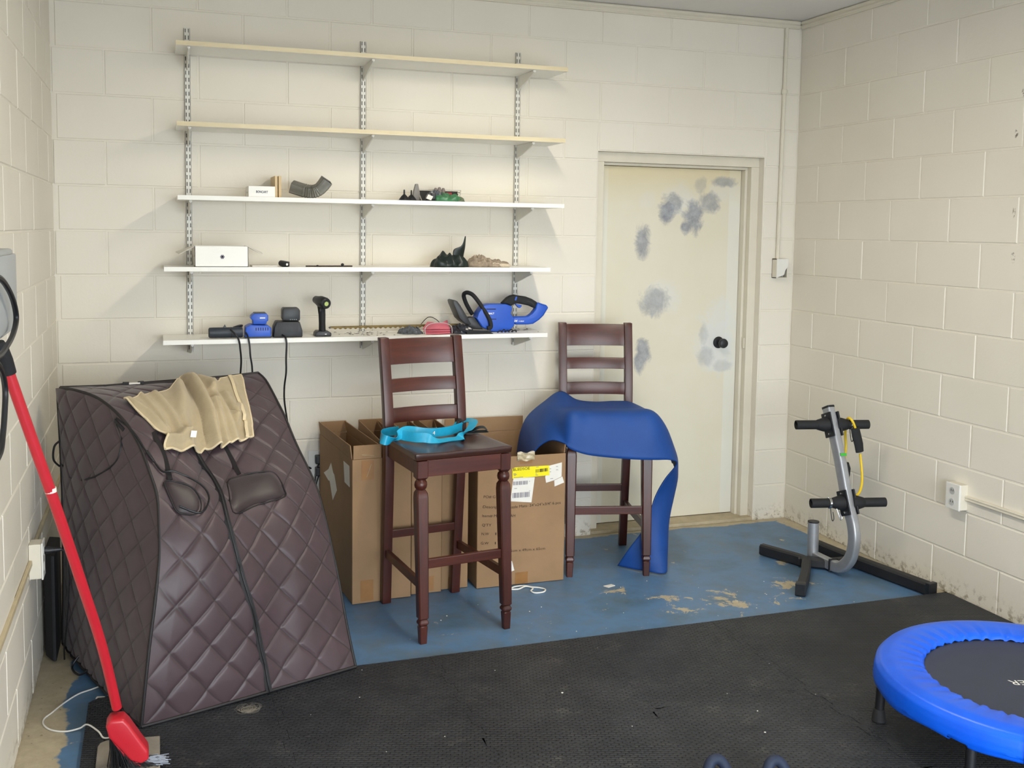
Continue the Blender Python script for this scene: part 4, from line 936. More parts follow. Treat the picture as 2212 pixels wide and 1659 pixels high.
p0 = Vector((3.787, -1.34, .006)); MB().bar(p0+Vector((-.004, .02, .027)), p0+Vector((.001, -.004, .027)), .055, .060).build('foot_cap', M_BLK, tree, smooth_deg=0, bevel=.004)
# spring collars
for (c, s, L, lab) in ((bars_[0][1], 1, .088, 'chrome spring collar on the upper right peg of the weight tree'), (bars_[1][1], -1, .088, 'chrome spring collar on the lower left peg of the weight tree')):
    o = c+N_*s*L; t = thing('spring_collar', lab, 'clip', tuple(o), 0, 'spring collars on the weight tree')
    hel = []; U = Vector((0, 0, 1)); B2 = N_.cross(U)
    for i in range(61):
        a = 2*PI*i/20; hel.append(o+N_*s*(.0026*i/20*1.4)+(U*math.cos(a)+B2*math.sin(a))*.0252)
    MB().tube(hel, .0021, 6).build('coil', M_CHROME, t)
    for k, (aa, bb) in enumerate(((-.012, .0), (.022, .012))):
        q = o+Vector((aa, -.02, -.022)); w = .008
        MB().tube(smooth([q, q+Vector((bb, -.012, -.045)), q+Vector((bb+w*.6, -.014, -.056)), q+Vector((bb+w*1.5, -.012, -.045)), q+Vector((w*1.4, -.004, -.015))], 5), .0021, 6).build('squeeze_handle', M_CHROME if k else M_FRAMEBLK, t)
# yellow resistance tube hung over the upper peg
t = thing('resistance_band', 'yellow tube resistance band with black handles hung on the weight tree', 'band', (3.70, -.84, .60))
yb = [(3.6774, -0.925, 0.5867), (3.6813, -0.935, 0.5195), (3.6759, -0.95, 0.4542), (3.6492, -0.97, 0.4103), (3.6028, -0.99, 0.3889), (3.5714, -1.0, 0.3868)]
MB().tube(smooth(yb, 8), .0062, 10).build('tube_strand', M_YBAND, t)
ya = [(3.6439, -0.925, 0.7126), (3.6283, -0.922, 0.7471), (3.6226, -0.9, 0.7617), (3.636, -0.862, 0.7382), (3.6364, -0.858, 0.6795), (3.6373, -0.865, 0.6112), (3.622, -0.88, 0.5295)]
MB().tube(smooth(ya, 8), .0062, 10).build('tube_strand', M_YBAND, t)
h1 = [(3.6388, -0.928, 0.7157), (3.6487, -0.928, 0.6808), (3.6646, -0.928, 0.6341), (3.6719, -0.928, 0.5969)]
MB().tube(h1, [.024, .026, .025, .022], 12, ry=.012, up=(0, -1, 0)).build('handle', M_BLKM, t, smooth_deg=50)
h2 = [(3.6288, -0.885, 0.5348), (3.6357, -0.885, 0.5065), (3.6372, -0.885, 0.4762), (3.6362, -0.885, 0.4414)]
MB().tube(h2, [.013, .017, .014, .008], 10).build('handle', M_BLKM, t, smooth_deg=50)

# ------------------------------------------------------------------ mini trampoline
tc = Vector((3.09, -2.59, 0)); ZT = .24
tr = thing('mini_trampoline', 'small round trampoline with bright blue padded rim and black bed', 'trampoline', (tc.x, tc.y, .019))
M_PAD = NT('bright_blue_vinyl'); M_PAD.set(.36, 0, .5); M_PAD.col(M_PAD.ramp(M_PAD.noise(4, 4), [(.3, lin('#0053dc')), (.7, lin('#0864f0'))])); M_PAD.bump(M_PAD.noise(30, 4, .6, None, 1.0), .25, .003); M_PAD = M_PAD.m
M_BED = mat('black_woven_bed', '#33384a', .6, 0, .05, 14, 500, .15)
RI, RO = .337, .487
prof = [(RI-.006, -.010), (RI, .000), (RI+.012, .006), (RI+.05, .012), (RO-.05, .014), (RO-.018, .006), (RO-.004, -.010), (RO, -.03), (RO+.002, -.055), (RO-.002, -.072), (RO-.012, -.078)]
SEG = 240
def pad(u, v):
    a = 2*PI*u; k = v*(len(prof)-1); i = min(int(k), len(prof)-2); f = k-i
    r = prof[i][0]+(prof[i+1][0]-prof[i][0])*f; z = prof[i][1]+(prof[i+1][1]-prof[i][1])*f
    w = math.sin(a*47+.8*math.sin(a*5))+.7*math.sin(a*83+2*math.sin(a*3)); inner = max(0, 1-(r-RI)/.10)
    z += .0032*w*inner*(1 if v < .6 else 0); 
    if v < .12: r += .002*math.sin(a*120); z += .0012*math.sin(a*131)
    if v > .8: z -= .006*math.sin(a*3+1)+.004*math.sin(a*11)
    if v > .85 and abs(((a-math.radians(200)+PI) % (2*PI))-PI) < .05: z += .014
    return tc.x+r*math.cos(a), tc.y+r*math.sin(a), ZT+z
MB().grid(pad, SEG, 40).build('pad_cover', M_PAD, tr, smooth_deg=80, solid=.002)
def pflap(u, v):
    a = math.radians(222+22*u); i = 3+v*7; k = min(int(i), 9); f = i-k
    r = prof[k][0]+(prof[k+1][0]-prof[k][0])*f+.006; z = prof[k][1]+(prof[k+1][1]-prof[k][1])*f+.004-(.022*max(0, v-.8)/.2)
    return tc.x+r*math.cos(a), tc.y+r*math.sin(a), ZT+z+.001*math.sin(20*u)
MB().grid(pflap, 16, 20).build('pad_overlap', M_PAD, tr, smooth_deg=80, solid=.003)
MB().lathe([(0, -.016), (RI+.01, -.016), (RI+.01, -.013), (0, -.013)], (tc.x, tc.y, ZT), n=96).build('jumping_bed', M_BED, tr, smooth_deg=0)
m = MB(); m.tube([(tc.x+(RO-.03)*math.cos(2*PI*i/64), tc.y+(RO-.03)*math.sin(2*PI*i/64), ZT-.035) for i in range(64)], .014, 10, True); m.build('frame_ring', M_FRAMEBLK, tr)
for k in range(6):
    a = math.radians(144+60*k); r = .465; x, y = tc.x+r*math.cos(a), tc.y+r*math.sin(a)
    lg = MB().tube([(x, y, .045), (x-.006*math.cos(a), y-.006*math.sin(a), ZT-.04)], .0155, 14).build('leg', M_BLK, tr)
    MB().lathe([(.021, .0192), (.024, .024), (.0215, .040), (.0175, .062), (.016, .064)], (x, y, 0), n=16).build('rubber_foot', M_BLKM, lg, org=tr.location, local=True)
ex, ey = (2.9976, -2.5857)
txt('ER', 'bed_lettering', M_WHITE, tr, (ex+.012, ey+.024, ZT-.0128), (-.94, .33, 0), (-.33, -.94, 0), None, .036, .0006, 'RIGHT')

# ------------------------------------------------------------------ right wall outlet and raceway, back wall outlet
t = thing('wall_outlet', 'white double outlet box with raceway on the right wall', 'outlet', (W, -1.38, .47))
MB().box(W-.040, W, -1.425, -1.342, .420, .536).build('outlet_box', M_TRIM, t, smooth_deg=0, bevel=.003)
MB().box(W-.050, W-.040, -1.427, -1.340, .418, .538).build('cover_plate', M_PLATE, t, smooth_deg=0, bevel=.004)
M_SOCKET = mat('grey_socket_plastic', '#b9b9b6', .5)  # plain grey plastic of the socket faces
for zz in (.452, .504):
    s = MB().lathe([(0, .0), (.016, 0), (.016, .0025), (0, .0025)], (W-.0495, -1.383, zz), (-1, 0, 0), 18).build('socket_face', M_SOCKET, t)
    m = MB()
    for dy in (-.006, .006): m.box(W-.0527, W-.0519, -1.383+dy-.0012, -1.383+dy+.0012, zz-.002, zz+.007)
    m.build('socket_slot', M_INK, s, org=t.location, local=True, smooth_deg=0)
m = MB(); m.box(W-.016, W, -3.4, -1.425, .466, .488); m.box(W-.019, W-.016, -3.4, -1.425, .480, .486); m.box(W-.019, W-.016, -3.4, -1.425, .468, .474); m.build('raceway', M_TRIM, t, smooth_deg=0, bevel=.0015, seg=1)
t = thing('wall_outlet', 'white wall outlet plate behind the brown tent and leftmost box', 'outlet', (1.165, 0, .475))
MB().box(1.125, 1.205, -.007, 0, .385, .555).build('cover_plate', M_PLATE, t, smooth_deg=0, bevel=.003)
for zz, nm in ((.515, 'upper'), (.455, 'lower')):
    t2 = thing('power_adapter', 'black power adapter in the %s socket beside the leftmost cardboard box' % nm, 'adapter', (1.175, -.02, zz), 0, 'black plugs in the back wall outlet')
    MB().box(1.157, 1.197, -.045, -.007, zz-.022, zz+.020).build('adapter_body', M_BLK, t2, smooth_deg=0, bevel=.005)
    MB().tube(smooth([(1.175, -.03, zz-.02), (1.160, -.035, zz-.07), (1.145, -.045, zz-.2), (1.140, -.06, .01)], 6), .003, 6).build('cord', M_CORDB, t2)

# ------------------------------------------------------------------ things on the shelves
def prism_at(name, m_, parent, pts, y, d, bevel=.003, seg=2, deg=40):
    return MB().prism(pts, y-d/2, y+d/2).build(name, m_, parent, bevel=bevel, seg=seg, smooth_deg=deg)
s3, s4, s5 = SZ[2], SZ[3], SZ[4]
# third shelf
t = thing('small_box', 'small white printed box on the third shelf beside the pale boards', 'box', (.885, -.15, s3))
MB().box(.828, .945, -.262, -.10, s3+.0005, s3+.049).build('carton', M_WHITE, t, smooth_deg=0, bevel=.0015)
txt('BONCART', 'printed_text', mat('navy_print', '#2b2a4a', .7), t, (.861, -.2622, s3+.019), (1, 0, -.015), (0, 0, 1), .052, .0105, .0006, bold=.02)
MB().lathe([(.0, 0), (.004, 0), (.004, .0008), (0, .0008)], (.828, -.18, s3+.022), (-1, 0, 0), 12).build('seal_dot', M_INK, t)
for k, (xa, lab) in enumerate(((.9505, 'pale offcut board standing against the small white box'), (.9665, 'pale offcut board standing to the right of its twin, by the metal elbow'))):
    o = MB().box(xa, xa+.0125, -.205-.004*k, -.02, s3+.0005, s3+.100).build('wood_offcut', wood_mat('pale_pine_%s' % 'ab'[k], '#cdb083', '#dcc59c', .6, 2), None, (xa, -.1, s3), smooth_deg=0, bevel=.001)
    tag(o, lab, 'board', 'pale offcuts on the third shelf')
# downspout elbow
el = thing('downspout_elbow', 'grey metal downspout elbow on the third shelf', 'pipe elbow', (1.12, -.17, s3))
E = smooth([(1.032, -.150, s3+.056), (1.065, -.160, s3+.045), (1.098, -.170, s3+.036), (1.125, -.178, s3+.034), (1.150, -.186, s3+.042), (1.170, -.194, s3+.062), (1.188, -.202, s3+.088)], 10)
rings = []; nrm = None
for i, p in enumerate(E):
    d = (E[min(i+1, len(E)-1)]-E[max(i-1, 0)]).normalized(); sd = d.cross(Vector((0, -.30, 1))).normalized(); up = sd.cross(d)
    f = i/(len(E)-1); cr = (1+.06*math.sin(i*1.9)) if .28 < f < .68 else 1.0
    wv, hv = .030*cr, .0255*cr; ring = []
    for k in range(48):
        a = 2*PI*k/48; ca, sa = math.cos(a), math.sin(a); e = .32
        rib = 1+.03*math.sin(k*PI/2)
        ring.append(p+sd*wv*math.copysign(abs(ca)**e, ca)*rib+up*hv*math.copysign(abs(sa)**e, sa)*rib)
    rings.append(ring)
MB().loft(rings, caps=False).build('elbow_body', M_GREY, el, smooth_deg=50, solid=.0014)
MB().loft([[E[-12]+(q-E[-1])*.9 for q in rings[-1]], [E[-3]+(q-E[-1])*.93 for q in rings[-1]]], caps=True).build('inner_liner', M_NAVYIN, el, smooth_deg=50)
# funnels, clip, bag and tray
for k, (px_, lab) in enumerate(((1.555, 'small black plastic funnel upside down at left of the bag of parts'), (1.598, 'small black plastic funnel upside down behind the grey wedge clip'))):
    t = thing('funnel', lab, 'funnel', (px_, -.20+.03*k, s3), 0, 'black funnels on the third shelf')
    MB().lathe([(.027, .0034), (.026, .006), (.014, .022), (.0045, .031), (.0035, .052), (.002, .053)], (px_, -.21+.035*k, s3), n=18).build('cone', M_BLK, t)
t = thing('wedge_clip', 'grey wedge shaped clip standing on the third shelf behind the bag', 'clip', (1.625, -.17, s3))
prism_at('clip_body', mat('grey_plastic', '#837e79', .5), t, [(1.606, s3+.0005), (1.640, s3+.0005), (1.642, s3+.04), (1.633, s3+.084), (1.621, s3+.084), (1.612, s3+.05)], -.16, .022)
t = thing('blister_tray', 'clear plastic tray with black card standing on the third shelf', 'package', (1.76, -.13, s3))
MB().add([(1.66, -.10, s3+.001), (1.845, -.10, s3+.001), (1.875, -.02, s3+.058), (1.66, -.02, s3+.058), (1.66, -.096, s3+.001), (1.845, -.096, s3+.001), (1.875, -.016, s3+.058), (1.66, -.016, s3+.058)], [(0, 1, 2, 3), (7, 6, 5, 4), (0, 4, 5, 1), (1, 5, 6, 2), (2, 6, 7, 3), (3, 7, 4, 0)]).build('card', M_FRAMEBLK, t, smooth_deg=0)
m = MB(); q = [(1.655, -.155, s3+.003), (1.842, -.155, s3+.003), (1.878, -.06, s3+.062), (1.655, -.06, s3+.062)]
for a, c in zip(q, q[1:]+q[:1]): m.bar(a, c, .004, .003)
m.build('tray_rim', mat('pale_clear_rim', '#b9b5a8', .2), t, smooth_deg=0)
MB().box(1.80, 1.832, -.062, -.055, s3+.028, s3+.050).build('red_print', mat('red_print', '#9c2530', .6), t, smooth_deg=0)
for dx in (0, .0): 
    for k in range(3): MB().lathe([(0, 0), (.0028, 0), (.0028, .002), (0, .002)], (1.848-.006*k+.010, -.098, s3+.050-.011*k), (0, -1, 0), 8).build('white_dot', M_WHITE, t)
def lump(cx, cy, z0, rx, ry, h, seed, amp=.25, n=3, expo=1.0):
    rnd = random.Random(seed); ph = [(rnd.uniform(2, 5), rnd.uniform(2, 6), rnd.uniform(0, 6), rnd.uniform(.4, 1)) for _ in range(5)]
    def fn(u, v):
        x = 2*u-1; y = 2*v-1; r = max(abs(x), abs(y)); l = math.hypot(x, y) or 1; x, y = x*r/l, y*r/l
        w = sum(k[3]*math.sin(k[0]*2.2*x+k[1]*2.2*y+k[2]) for k in ph)/5
        cr = sum(mnoise.noise(Vector((x*f+seed, y*f, seed*.7)))/k for f, k in ((1.3, 1), (2.6, 1.6), (5.2, 5)))
        cr = abs(cr)*1.6-.4
        z = max(0, 1-r*r)**.45*h*max(.2, .85+amp*(1.6*w-1.9*cr)); s = 1+amp*(.6*w-.3*cr)*r
        return cx+x*rx*s, cy+y*ry*s, z0+max(z, 0)+.0006
    return fn
t = thing('parts_bag', 'clear bag of small parts with a green packet on the third shelf', 'bag', (1.72, -.20, s3))
MB().grid(lump(1.760, -.215, s3, .082, .05, .042, 4), 28, 20).build('green_packet', M_GREEN, t, smooth_deg=30, solid=.001)
MB().grid(lump(1.715, -.19, s3, .05, .05, .050, 9, .35), 24, 20).build('clear_wrap', M_SMOKE, t, smooth_deg=25, solid=.001)
MB().grid(lump(1.80, -.225, s3, .05, .035, .026, 11, .3), 20, 14).build('olive_packet', mat('olive_packet', '#66705a', .5, 0, .3, 40), t, smooth_deg=30, solid=.001)
MB().prism([(1.650, s3+.012), (1.674, s3+.004), (1.684, s3+.022), (1.660, s3+.032)], -.262, -.258).build('paper_tag', M_PAPER, t, smooth_deg=0)
MB().box(1.676, 1.70, -.255, -.23, s3+.006, s3+.040).build('black_clip', M_BLK, t, smooth_deg=0, bevel=.006)
for k, x in enumerate((1.733, 1.752, 1.772)):
    MB().lathe([(.008+.003*(k == 1), 0), (.010+.003*(k == 1), .02), (.006, .032+.004*(k == 1)), (0, .034+.004*(k == 1))], (x, -.12, s3+.036), n=12).build('round_knob', mat('mauve_grey_rubber', '#857a76', .7), t)
MB().prism([(1.525, s3+.0004), (1.70, s3+.0004), (1.70, s3+.003), (1.525, s3+.003)], -.26, -.12).build('black_backing', M_BLK, t, smooth_deg=0)

# fourth shelf
t = thing('open_gift_box', 'white cardboard box with open side flaps on the fourth shelf', 'box', (.71, -.17, s4))
x0, x1, y0, y1, h, e = .593, .824, -.270, -.075, .092, .0022; m = MB(); z = s4+.0005
m.box(x0, x1, y0, y0+e, z, z+h); m.box(x0, x1, y1-e, y1, z, z+h); m.box(x0, x0+e, y0, y1, z, z+h); m.box(x1-e, x1, y0, y1, z, z+h); m.box(x0, x1, y0, y1, z, z+e); m.build('carton', M_WHITE, t, smooth_deg=0)
for xa, sg in ((x0, -1), (x1, 1)):
    MB().add([(xa, y0+.004, z+h), (xa, y1-.004, z+h), (xa+sg*.078, y1-.002, z+h-.030), (xa+sg*.066, y0+.012, z+h-.036)]+[(xa, y0+.004, z+h-.002), (xa, y1-.004, z+h-.002), (xa+sg*.078, y1-.002, z+h-.032), (xa+sg*.066, y0+.012, z+h-.038)],
             [(0, 1, 2, 3), (7, 6, 5, 4), (0, 3, 7, 4), (1, 5, 6, 2), (2, 6, 7, 3), (0, 4, 5, 1)]).build('side_flap', M_PAPER, t, smooth_deg=0)
m = MB(); P = [(x0+.103+.022*math.cos(PI+PI*i/14), z+h+.0005+.020*math.sin(PI+PI*i/14)) for i in range(15)]; m.prism(P, y0-.0012, y0-.0002); m.build('thumb_tab', M_WHITE, t, smooth_deg=0)
m = MB(); hx, hz = x0+.118, z+.045
m.lathe([(.0065, 0), (.0100, 0), (.0100, .0008), (.0065, .0008)], (hx, y0-.0001, hz), (0, -1, 0), 6); m.lathe([(0, 0), (.0038, 0), (.0038, .0008), (0, .0008)], (hx, y0-.0001, hz), (0, -1, 0), 6); m.build('hexagon_logo', M_GREYINK, t, smooth_deg=0)
MB().lathe([(0, 0), (.0035, 0), (.0035, .0008), (0, .0008)], (x0, -.18, z+.045), (-1, 0, 0), 10).build('seal_dot', M_GREYINK, t)
t = thing('flat_box', 'thin flat white box lying on the fourth shelf', 'box', (.90, -.2, s4)); MB().box(.842, .955, -.255, -.13, s4+.0005, s4+.0065).build('carton', M_PAPER, t, smooth_deg=0, bevel=.001)
t = thing('action_camera', 'small black lens camera on the fourth shelf by the flat white box', 'camera', (.99, -.22, s4))
MB().lathe([(.010, 0), (.0135, .004), (.0145, .022), (.0145, .050), (.010, .055)], (.973, -.205, s4+.0165), (.45, -.85, -.10), 20).build('barrel', M_BLK, t)
MB().box(.988, 1.012, -.235, -.19, s4+.0006, s4+.024).build('mount', M_FRAMEBLK, t, smooth_deg=0, bevel=.004)
MB().lathe([(.0, 0), (.0055, 0), (.0055, .0015), (0, .0015)], (.997, -.254, s4+.012), (.45, -.85, -.1), 14).build('lens', M_WHITE, t)
t = thing('drill_bit', 'long thin dark rod lying on the fourth shelf by the middle upright', 'rod', (1.18, -.2, s4))
MB().tube([(1.085, -.235, s4+.0035), (1.305, -.215, s4+.0035)], .003, 8).build('rod', M_INK, t); MB().lathe([(.005, 0), (.008, .012), (.003, .016)], (1.258, -.219, s4+.0008), n=10).build('stop_collar', M_BLK, t); MB().lathe([(.004, 0), (.006, .006), (.003, .008)], (1.14, -.23, s4+.0008), n=8).build('stop_collar', M_BLK, t)
t = thing('nylon_bag', 'crumpled dark green nylon bag with a pointed fold on the fourth shelf', 'bag', (1.79, -.18, s4))
MB().grid(lump(1.782, -.19, s4, .092, .075, .068, 22, .22), 60, 48).build('bag_body', M_BAG, t, smooth_deg=28, solid=.0012)
def spike(u, v):
    P = [Vector((1.800, -.20, s4+.045)), Vector((1.806, -.20, s4+.085)), Vector((1.845, -.20, s4+.105)), Vector((1.862, -.20, s4+.150))]
    Q = [Vector((1.862, -.17, s4+.030)), Vector((1.862, -.18, s4+.060)), Vector((1.866, -.19, s4+.100)), Vector((1.8665, -.198, s4+.151))]
    a, c = bspl(P, v), bspl(Q, v); return a+(c-a)*u+Vector((0, -.012*math.sin(PI*u)*(1-v), 0))
MB().grid(spike, 10, 16).build('pointed_fold', M_BAG, t, smooth_deg=30, solid=.002)
t = thing('work_gloves', 'mottled tan work gloves beside the dark bag on the fourth shelf', 'gloves', (1.99, -.18, s4))
MB().grid(lump(1.945, -.19, s4, .066, .05, .052, 33, .34), 40, 30).build('glove', M_TAN, t, smooth_deg=25, solid=.002)
MB().grid(lump(2.025, -.20, s4, .065, .045, .028, 37, .34), 34, 26).build('glove', M_TAN, t, smooth_deg=25, solid=.002)
MB().tube(smooth([(2.00, -.22, s4+.014), (2.04, -.235, s4+.010), (2.085, -.235, s4+.008)], 5), [.010]*10+[.006], 8).build('glove_finger', mat('pale_glove_palm', '#c9bba6', .95, 0, .2, 40), t)
MB().lathe([(.0, 0), (.012, .003), (.013, .012), (.006, .020), (0, .021)], (2.045, -.17, s4+.018), n=10).build('glove_cuff', M_TAN, t)

# lowest shelf: lamp, chargers, driver, trimmer
yt = -.20
t = thing('flashlight', 'dark grey cylindrical tool body at the left of the lowest shelf', 'flashlight', (.71, yt, s5))
m = MB(); m.lathe([(.018, 0), (.0235, .004), (.024, .02), (.024, .145), (.022, .15)], (.650, yt-.02, s5+.0255), (1, .02, 0), 24); m.build('barrel', mat('charcoal_plastic', '#2c333d', .5, 0, .06, 20), t)
prism_at('thumb_switch', M_BLK, t, [(.712, s5+.046), (.722, s5+.063), (.728, s5+.050), (.745, s5+.046)], yt-.02, .014, .001)
MB().lathe([(.0243, .098), (.0248, .098), (.0248, .100), (.0243, .100)], (.650, yt-.02, s5+.0255), (1, .02, 0), 24).build('seam_ring', M_INK, t)
light_t = t
MB().tube(smooth([(.760, yt, s5+.044), (.785, yt, s5+.052), (.80, yt+.02, s5+.052)], 5), .006, 8).build('cord_guard', M_BLK, t)
t = thing('battery_charger', 'blue battery charger on the lowest shelf, second tool from the left', 'charger', (.865, yt, s5))
blue_t = t; pb = [(.808, s5+.0005), (.925, s5+.0005), (.927, s5+.045), (.912, s5+.058), (.850, s5+.060), (.835, s5+.062), (.812, s5+.050)]
prism_at('charger_body', M_BLU, t, pb, yt, .095, .006); MB().box(.808, .925, yt-.0485, yt+.0485, s5+.0003, s5+.007).build('dark_base', M_BLK, t, smooth_deg=0, bevel=.002)
m = MB()
for k in range(6): m.box(.856+k*.0105, .860+k*.0105, yt-.0482, yt-.0472, s5+.034, s5+.048)
m.build('vent_slots', M_NAVY, t, smooth_deg=0)
t = thing('battery_pack', 'blue battery pack seated on the blue charger', 'battery', (.875, yt, s5+.06))
prism_at('pack_body', M_BLU, t, [(.846, s5+.0625), (.905, s5+.0625), (.908, s5+.075), (.914, s5+.078), (.914, s5+.104), (.905, s5+.112), (.852, s5+.112), (.838, s5+.100), (.836, s5+.086), (.846, s5+.080)], yt, .075, .006)
MB().prism([(.850, s5+.110), (.908, s5+.110), (.904, s5+.1145), (.854, s5+.1145)], yt-.035, yt+.035).build('dark_top', M_BLK, t, smooth_deg=0, bevel=.0015)
MB().box(.876, .900, yt-.0382, yt-.0375, s5+.089, s5+.0935).build('white_print', M_WHITE, t, smooth_deg=0)
t = thing('battery_charger', 'black battery charger on the lowest shelf beside the cordless driver', 'charger', (1.01, yt, s5))
black_t = t; prism_at('charger_body', M_BLK, t, [(.936, s5+.0005), (1.068, s5+.0005), (1.068, s5+.030), (1.056, s5+.072), (.952, s5+.074), (.940, s5+.048)], yt, .10, .006)
m = MB()
for k in range(16): m.box(.958+k*.0058, .9605+k*.0058, yt-.0512, yt-.0502, s5+.022, s5+.066)
m.build('vent_ribs', M_FRAMEBLK, t, smooth_deg=0)
t = thing('battery_pack', 'black battery pack seated on the black charger', 'battery', (1.02, yt, s5+.075))
prism_at('pack_body', M_BLK, t, [(.983, s5+.0755), (1.056, s5+.0745), (1.059, s5+.082), (1.059, s5+.124), (1.050, s5+.136), (.985, s5+.136), (.978, s5+.128), (.978, s5+.086)], yt, .07, .007)
m = MB()
for k in range(4): m.box(1.012+k*.009, 1.016+k*.009, yt-.0358, yt-.035, s5+.080, s5+.083)
m.build('charge_lights', M_GREYBOX, t, smooth_deg=0)
t = thing('cordless_driver', 'black cordless driver standing upright on the lowest shelf', 'driver', (1.17, -.20, s5))
prism_at('battery_foot', M_BLK, t, [(1.128, s5+.0005), (1.203, s5+.0005), (1.203, s5+.016), (1.192, s5+.024), (1.140, s5+.026), (1.130, s5+.016)], -.20, .085, .005)
m = MB(); m.tube([(1.166, -.200, s5+.02), (1.166, -.196, s5+.06), (1.166, -.192, s5+.10), (1.163, -.188, s5+.145)], [.0165, .0155, .0165, .019], 14, ry=.021, up=(0, 1, 0)); m.build('handle', M_BLKM, t, smooth_deg=50)
m = MB(); ax = Vector((.30, -.92, -.12)).normalized(); m.lathe([(.010, -.06), (.018, -.058), (.022, -.03), (.0275, -.005), (.0280, .035), (.025, .048), (.020, .052), (0, .052)], (1.163, -.195, s5+.160), ax, 24); m.build('motor_housing', M_BLK, t)
p = Vector((1.163, -.195, s5+.160))+ax*.0522; MB().lathe([(0, 0), (.0105, 0), (.0105, .001), (0, .001)], p, ax, 18).build('lime_badge', mat('lime_badge', '#b9c97a', .5), t)
MB().box(1.150, 1.156, -.235, -.225, s5+.118, s5+.132).build('trigger', M_FRAMEBLK, t, smooth_deg=0, bevel=.002)
MB().box(1.172, 1.180, -.2435, -.2425, s5+.010, s5+.013).build('white_print', M_WHITE, t, smooth_deg=0)

# hedge trimmer
yh = -.155
hx = thing('hedge_trimmer', 'blue and black hedge trimmer with long blade on the lowest shelf', 'hedge trimmer', (2.05, yh, s5))
def HZ(*p): return p
body = [(1.9395, 1.2432), (1.9525, 1.2607), (1.968, 1.2794), (2.0022, 1.2854), (2.0552, 1.2849), (2.0819, 1.2846), (2.1115, 1.2742), (2.1143, 1.2614), (2.108, 1.2373), (2.119, 1.2193), (2.1271, 1.2154), (2.1277, 1.1771), (2.0999, 1.1482), (2.0839, 1.1434), (2.0093, 1.1491), (1.9614, 1.1697), (1.9294, 1.2131)]
prism_at('motor_body', M_BLU, hx, body, yh, .078, .010, 3)
prism_at('front_collar', M_BLK, hx, [(1.8836, 1.2188), (1.9188, 1.2208), (1.9562, 1.1723), (1.9669, 1.1582), (1.9195, 1.1603), (1.888, 1.1772)], yh, .062, .006)
prism_at('collar_ridge', M_BLU, hx, [(1.9254, 1.2182), (1.9398, 1.2205), (1.977, 1.1947), (1.9797, 1.182), (1.9654, 1.1671), (1.9562, 1.1723)], yh, .07, .004)
prism_at('rear_strut', M_BLU, hx, [(2.1176, 1.2186), (2.2067, 1.2199), (2.2282, 1.2345), (2.2468, 1.2574), (2.2493, 1.2753), (2.2572, 1.2919), (2.2847, 1.2827), (2.3039, 1.2773), (2.3179, 1.2643), (2.2912, 1.2234), (2.2669, 1.2006), (2.2345, 1.1805), (2.2074, 1.1778), (2.1384, 1.179)], yh, .046, .010, 3)
prism_at('rear_grip', M_BLKM, hx, [(2.0645, 1.2861), (2.0975, 1.3162), (2.1161, 1.3262), (2.1375, 1.3299), (2.1536, 1.326), (2.1942, 1.3206), (2.2269, 1.3088), (2.2572, 1.2919), (2.2468, 1.2587), (2.2167, 1.2726), (2.184, 1.2798), (2.1624, 1.2839), (2.1381, 1.2866), (2.1169, 1.2721), (2.098, 1.2807)], yh, .040, .010, 3)
prism_at('trigger', M_BLU, hx, [(2.1381, 1.2854), (2.176, 1.2761), (2.1747, 1.2697), (2.1654, 1.2609), (2.1573, 1.2648)], yh, .024, .003)
prism_at('grip_stripe', M_BLU, hx, [(2.1389, 1.321), (2.147, 1.3197), (2.1406, 1.3006), (2.133, 1.3025)], yh, .0415, .0)
prism_at('lock_lever', M_FRAMEBLK, hx, [(2.192, 1.2912), (2.2027, 1.2993), (2.2272, 1.2922), (2.2397, 1.278), (2.2357, 1.2742), (2.2219, 1.2864), (2.2055, 1.2937)], yh, .043, .001)
prism_at('vent_slot', M_NAVY, hx, [(1.9787, 1.2634), (2.0277, 1.2629), (2.0277, 1.2573), (1.9788, 1.2579)], yh, .0795, 0); prism_at('vent_slot', M_NAVY, hx, [(1.9952, 1.2127), (2.031, 1.2122), (2.031, 1.2076), (1.9953, 1.2081)], yh, .0795, 0)
gp = smooth([(1.9345, -0.155, 1.2282), (1.9185, -0.155, 1.251), (1.8972, -0.155, 1.2864), (1.8825, -0.155, 1.3216), (1.8837, -0.155, 1.3366), (1.8966, -0.155, 1.3403), (1.9176, -0.155, 1.3289), (1.9442, -0.155, 1.2935), (1.971, -0.155, 1.2504), (1.9953, -0.155, 1.2046), (1.9984, -0.155, 1.1716), (1.9799, -0.155, 1.1669)], 6)
gp = [Vector((q.x, yh+.055*math.cos(PI*i/(len(gp)-1)), q.z)) for i, q in enumerate(gp)]
MB().tube(gp, .0105, 10).build('wrap_handle', M_BLKM, hx, smooth_deg=60)
prism_at('hand_guard', M_BLK, hx, [(1.8025, 1.3035), (1.8114, 1.3084), (1.8244, 1.3021), (1.8401, 1.2819), (1.8586, 1.2517), (1.8824, 1.2138), (1.8957, 1.1884), (1.8827, 1.1836), (1.8591, 1.1965), (1.8382, 1.2169), (1.8223, 1.2521), (1.8065, 1.2873)], yh, .11, .003)
bz = [(1.2096, 1.1838), (1.8459, 1.1872), (1.846, 1.1772), (1.2096, 1.1748)]
prism_at('blade_bar', M_BRASS, hx, bz, yh, .012, .001, 1)
m = MB(); L = bz[1][0]-bz[0][0]; nT = 24
for k in range(nT):
    x = bz[0][0]+.012+L*.92*k/nT; z = bz[3][1]+(bz[2][1]-bz[3][1])*(k/nT); w = L*.92/nT
    m.prism([(x, z+.003), (x+w*.42, z-.0055), (x+w*.62, z-.0055), (x+w, z+.003)], yh-.004, yh+.004)
m.build('blade_teeth', M_BRASS, hx, smooth_deg=0)['kind'] = 'stuff'
tp = (1.2077, 1.1796)
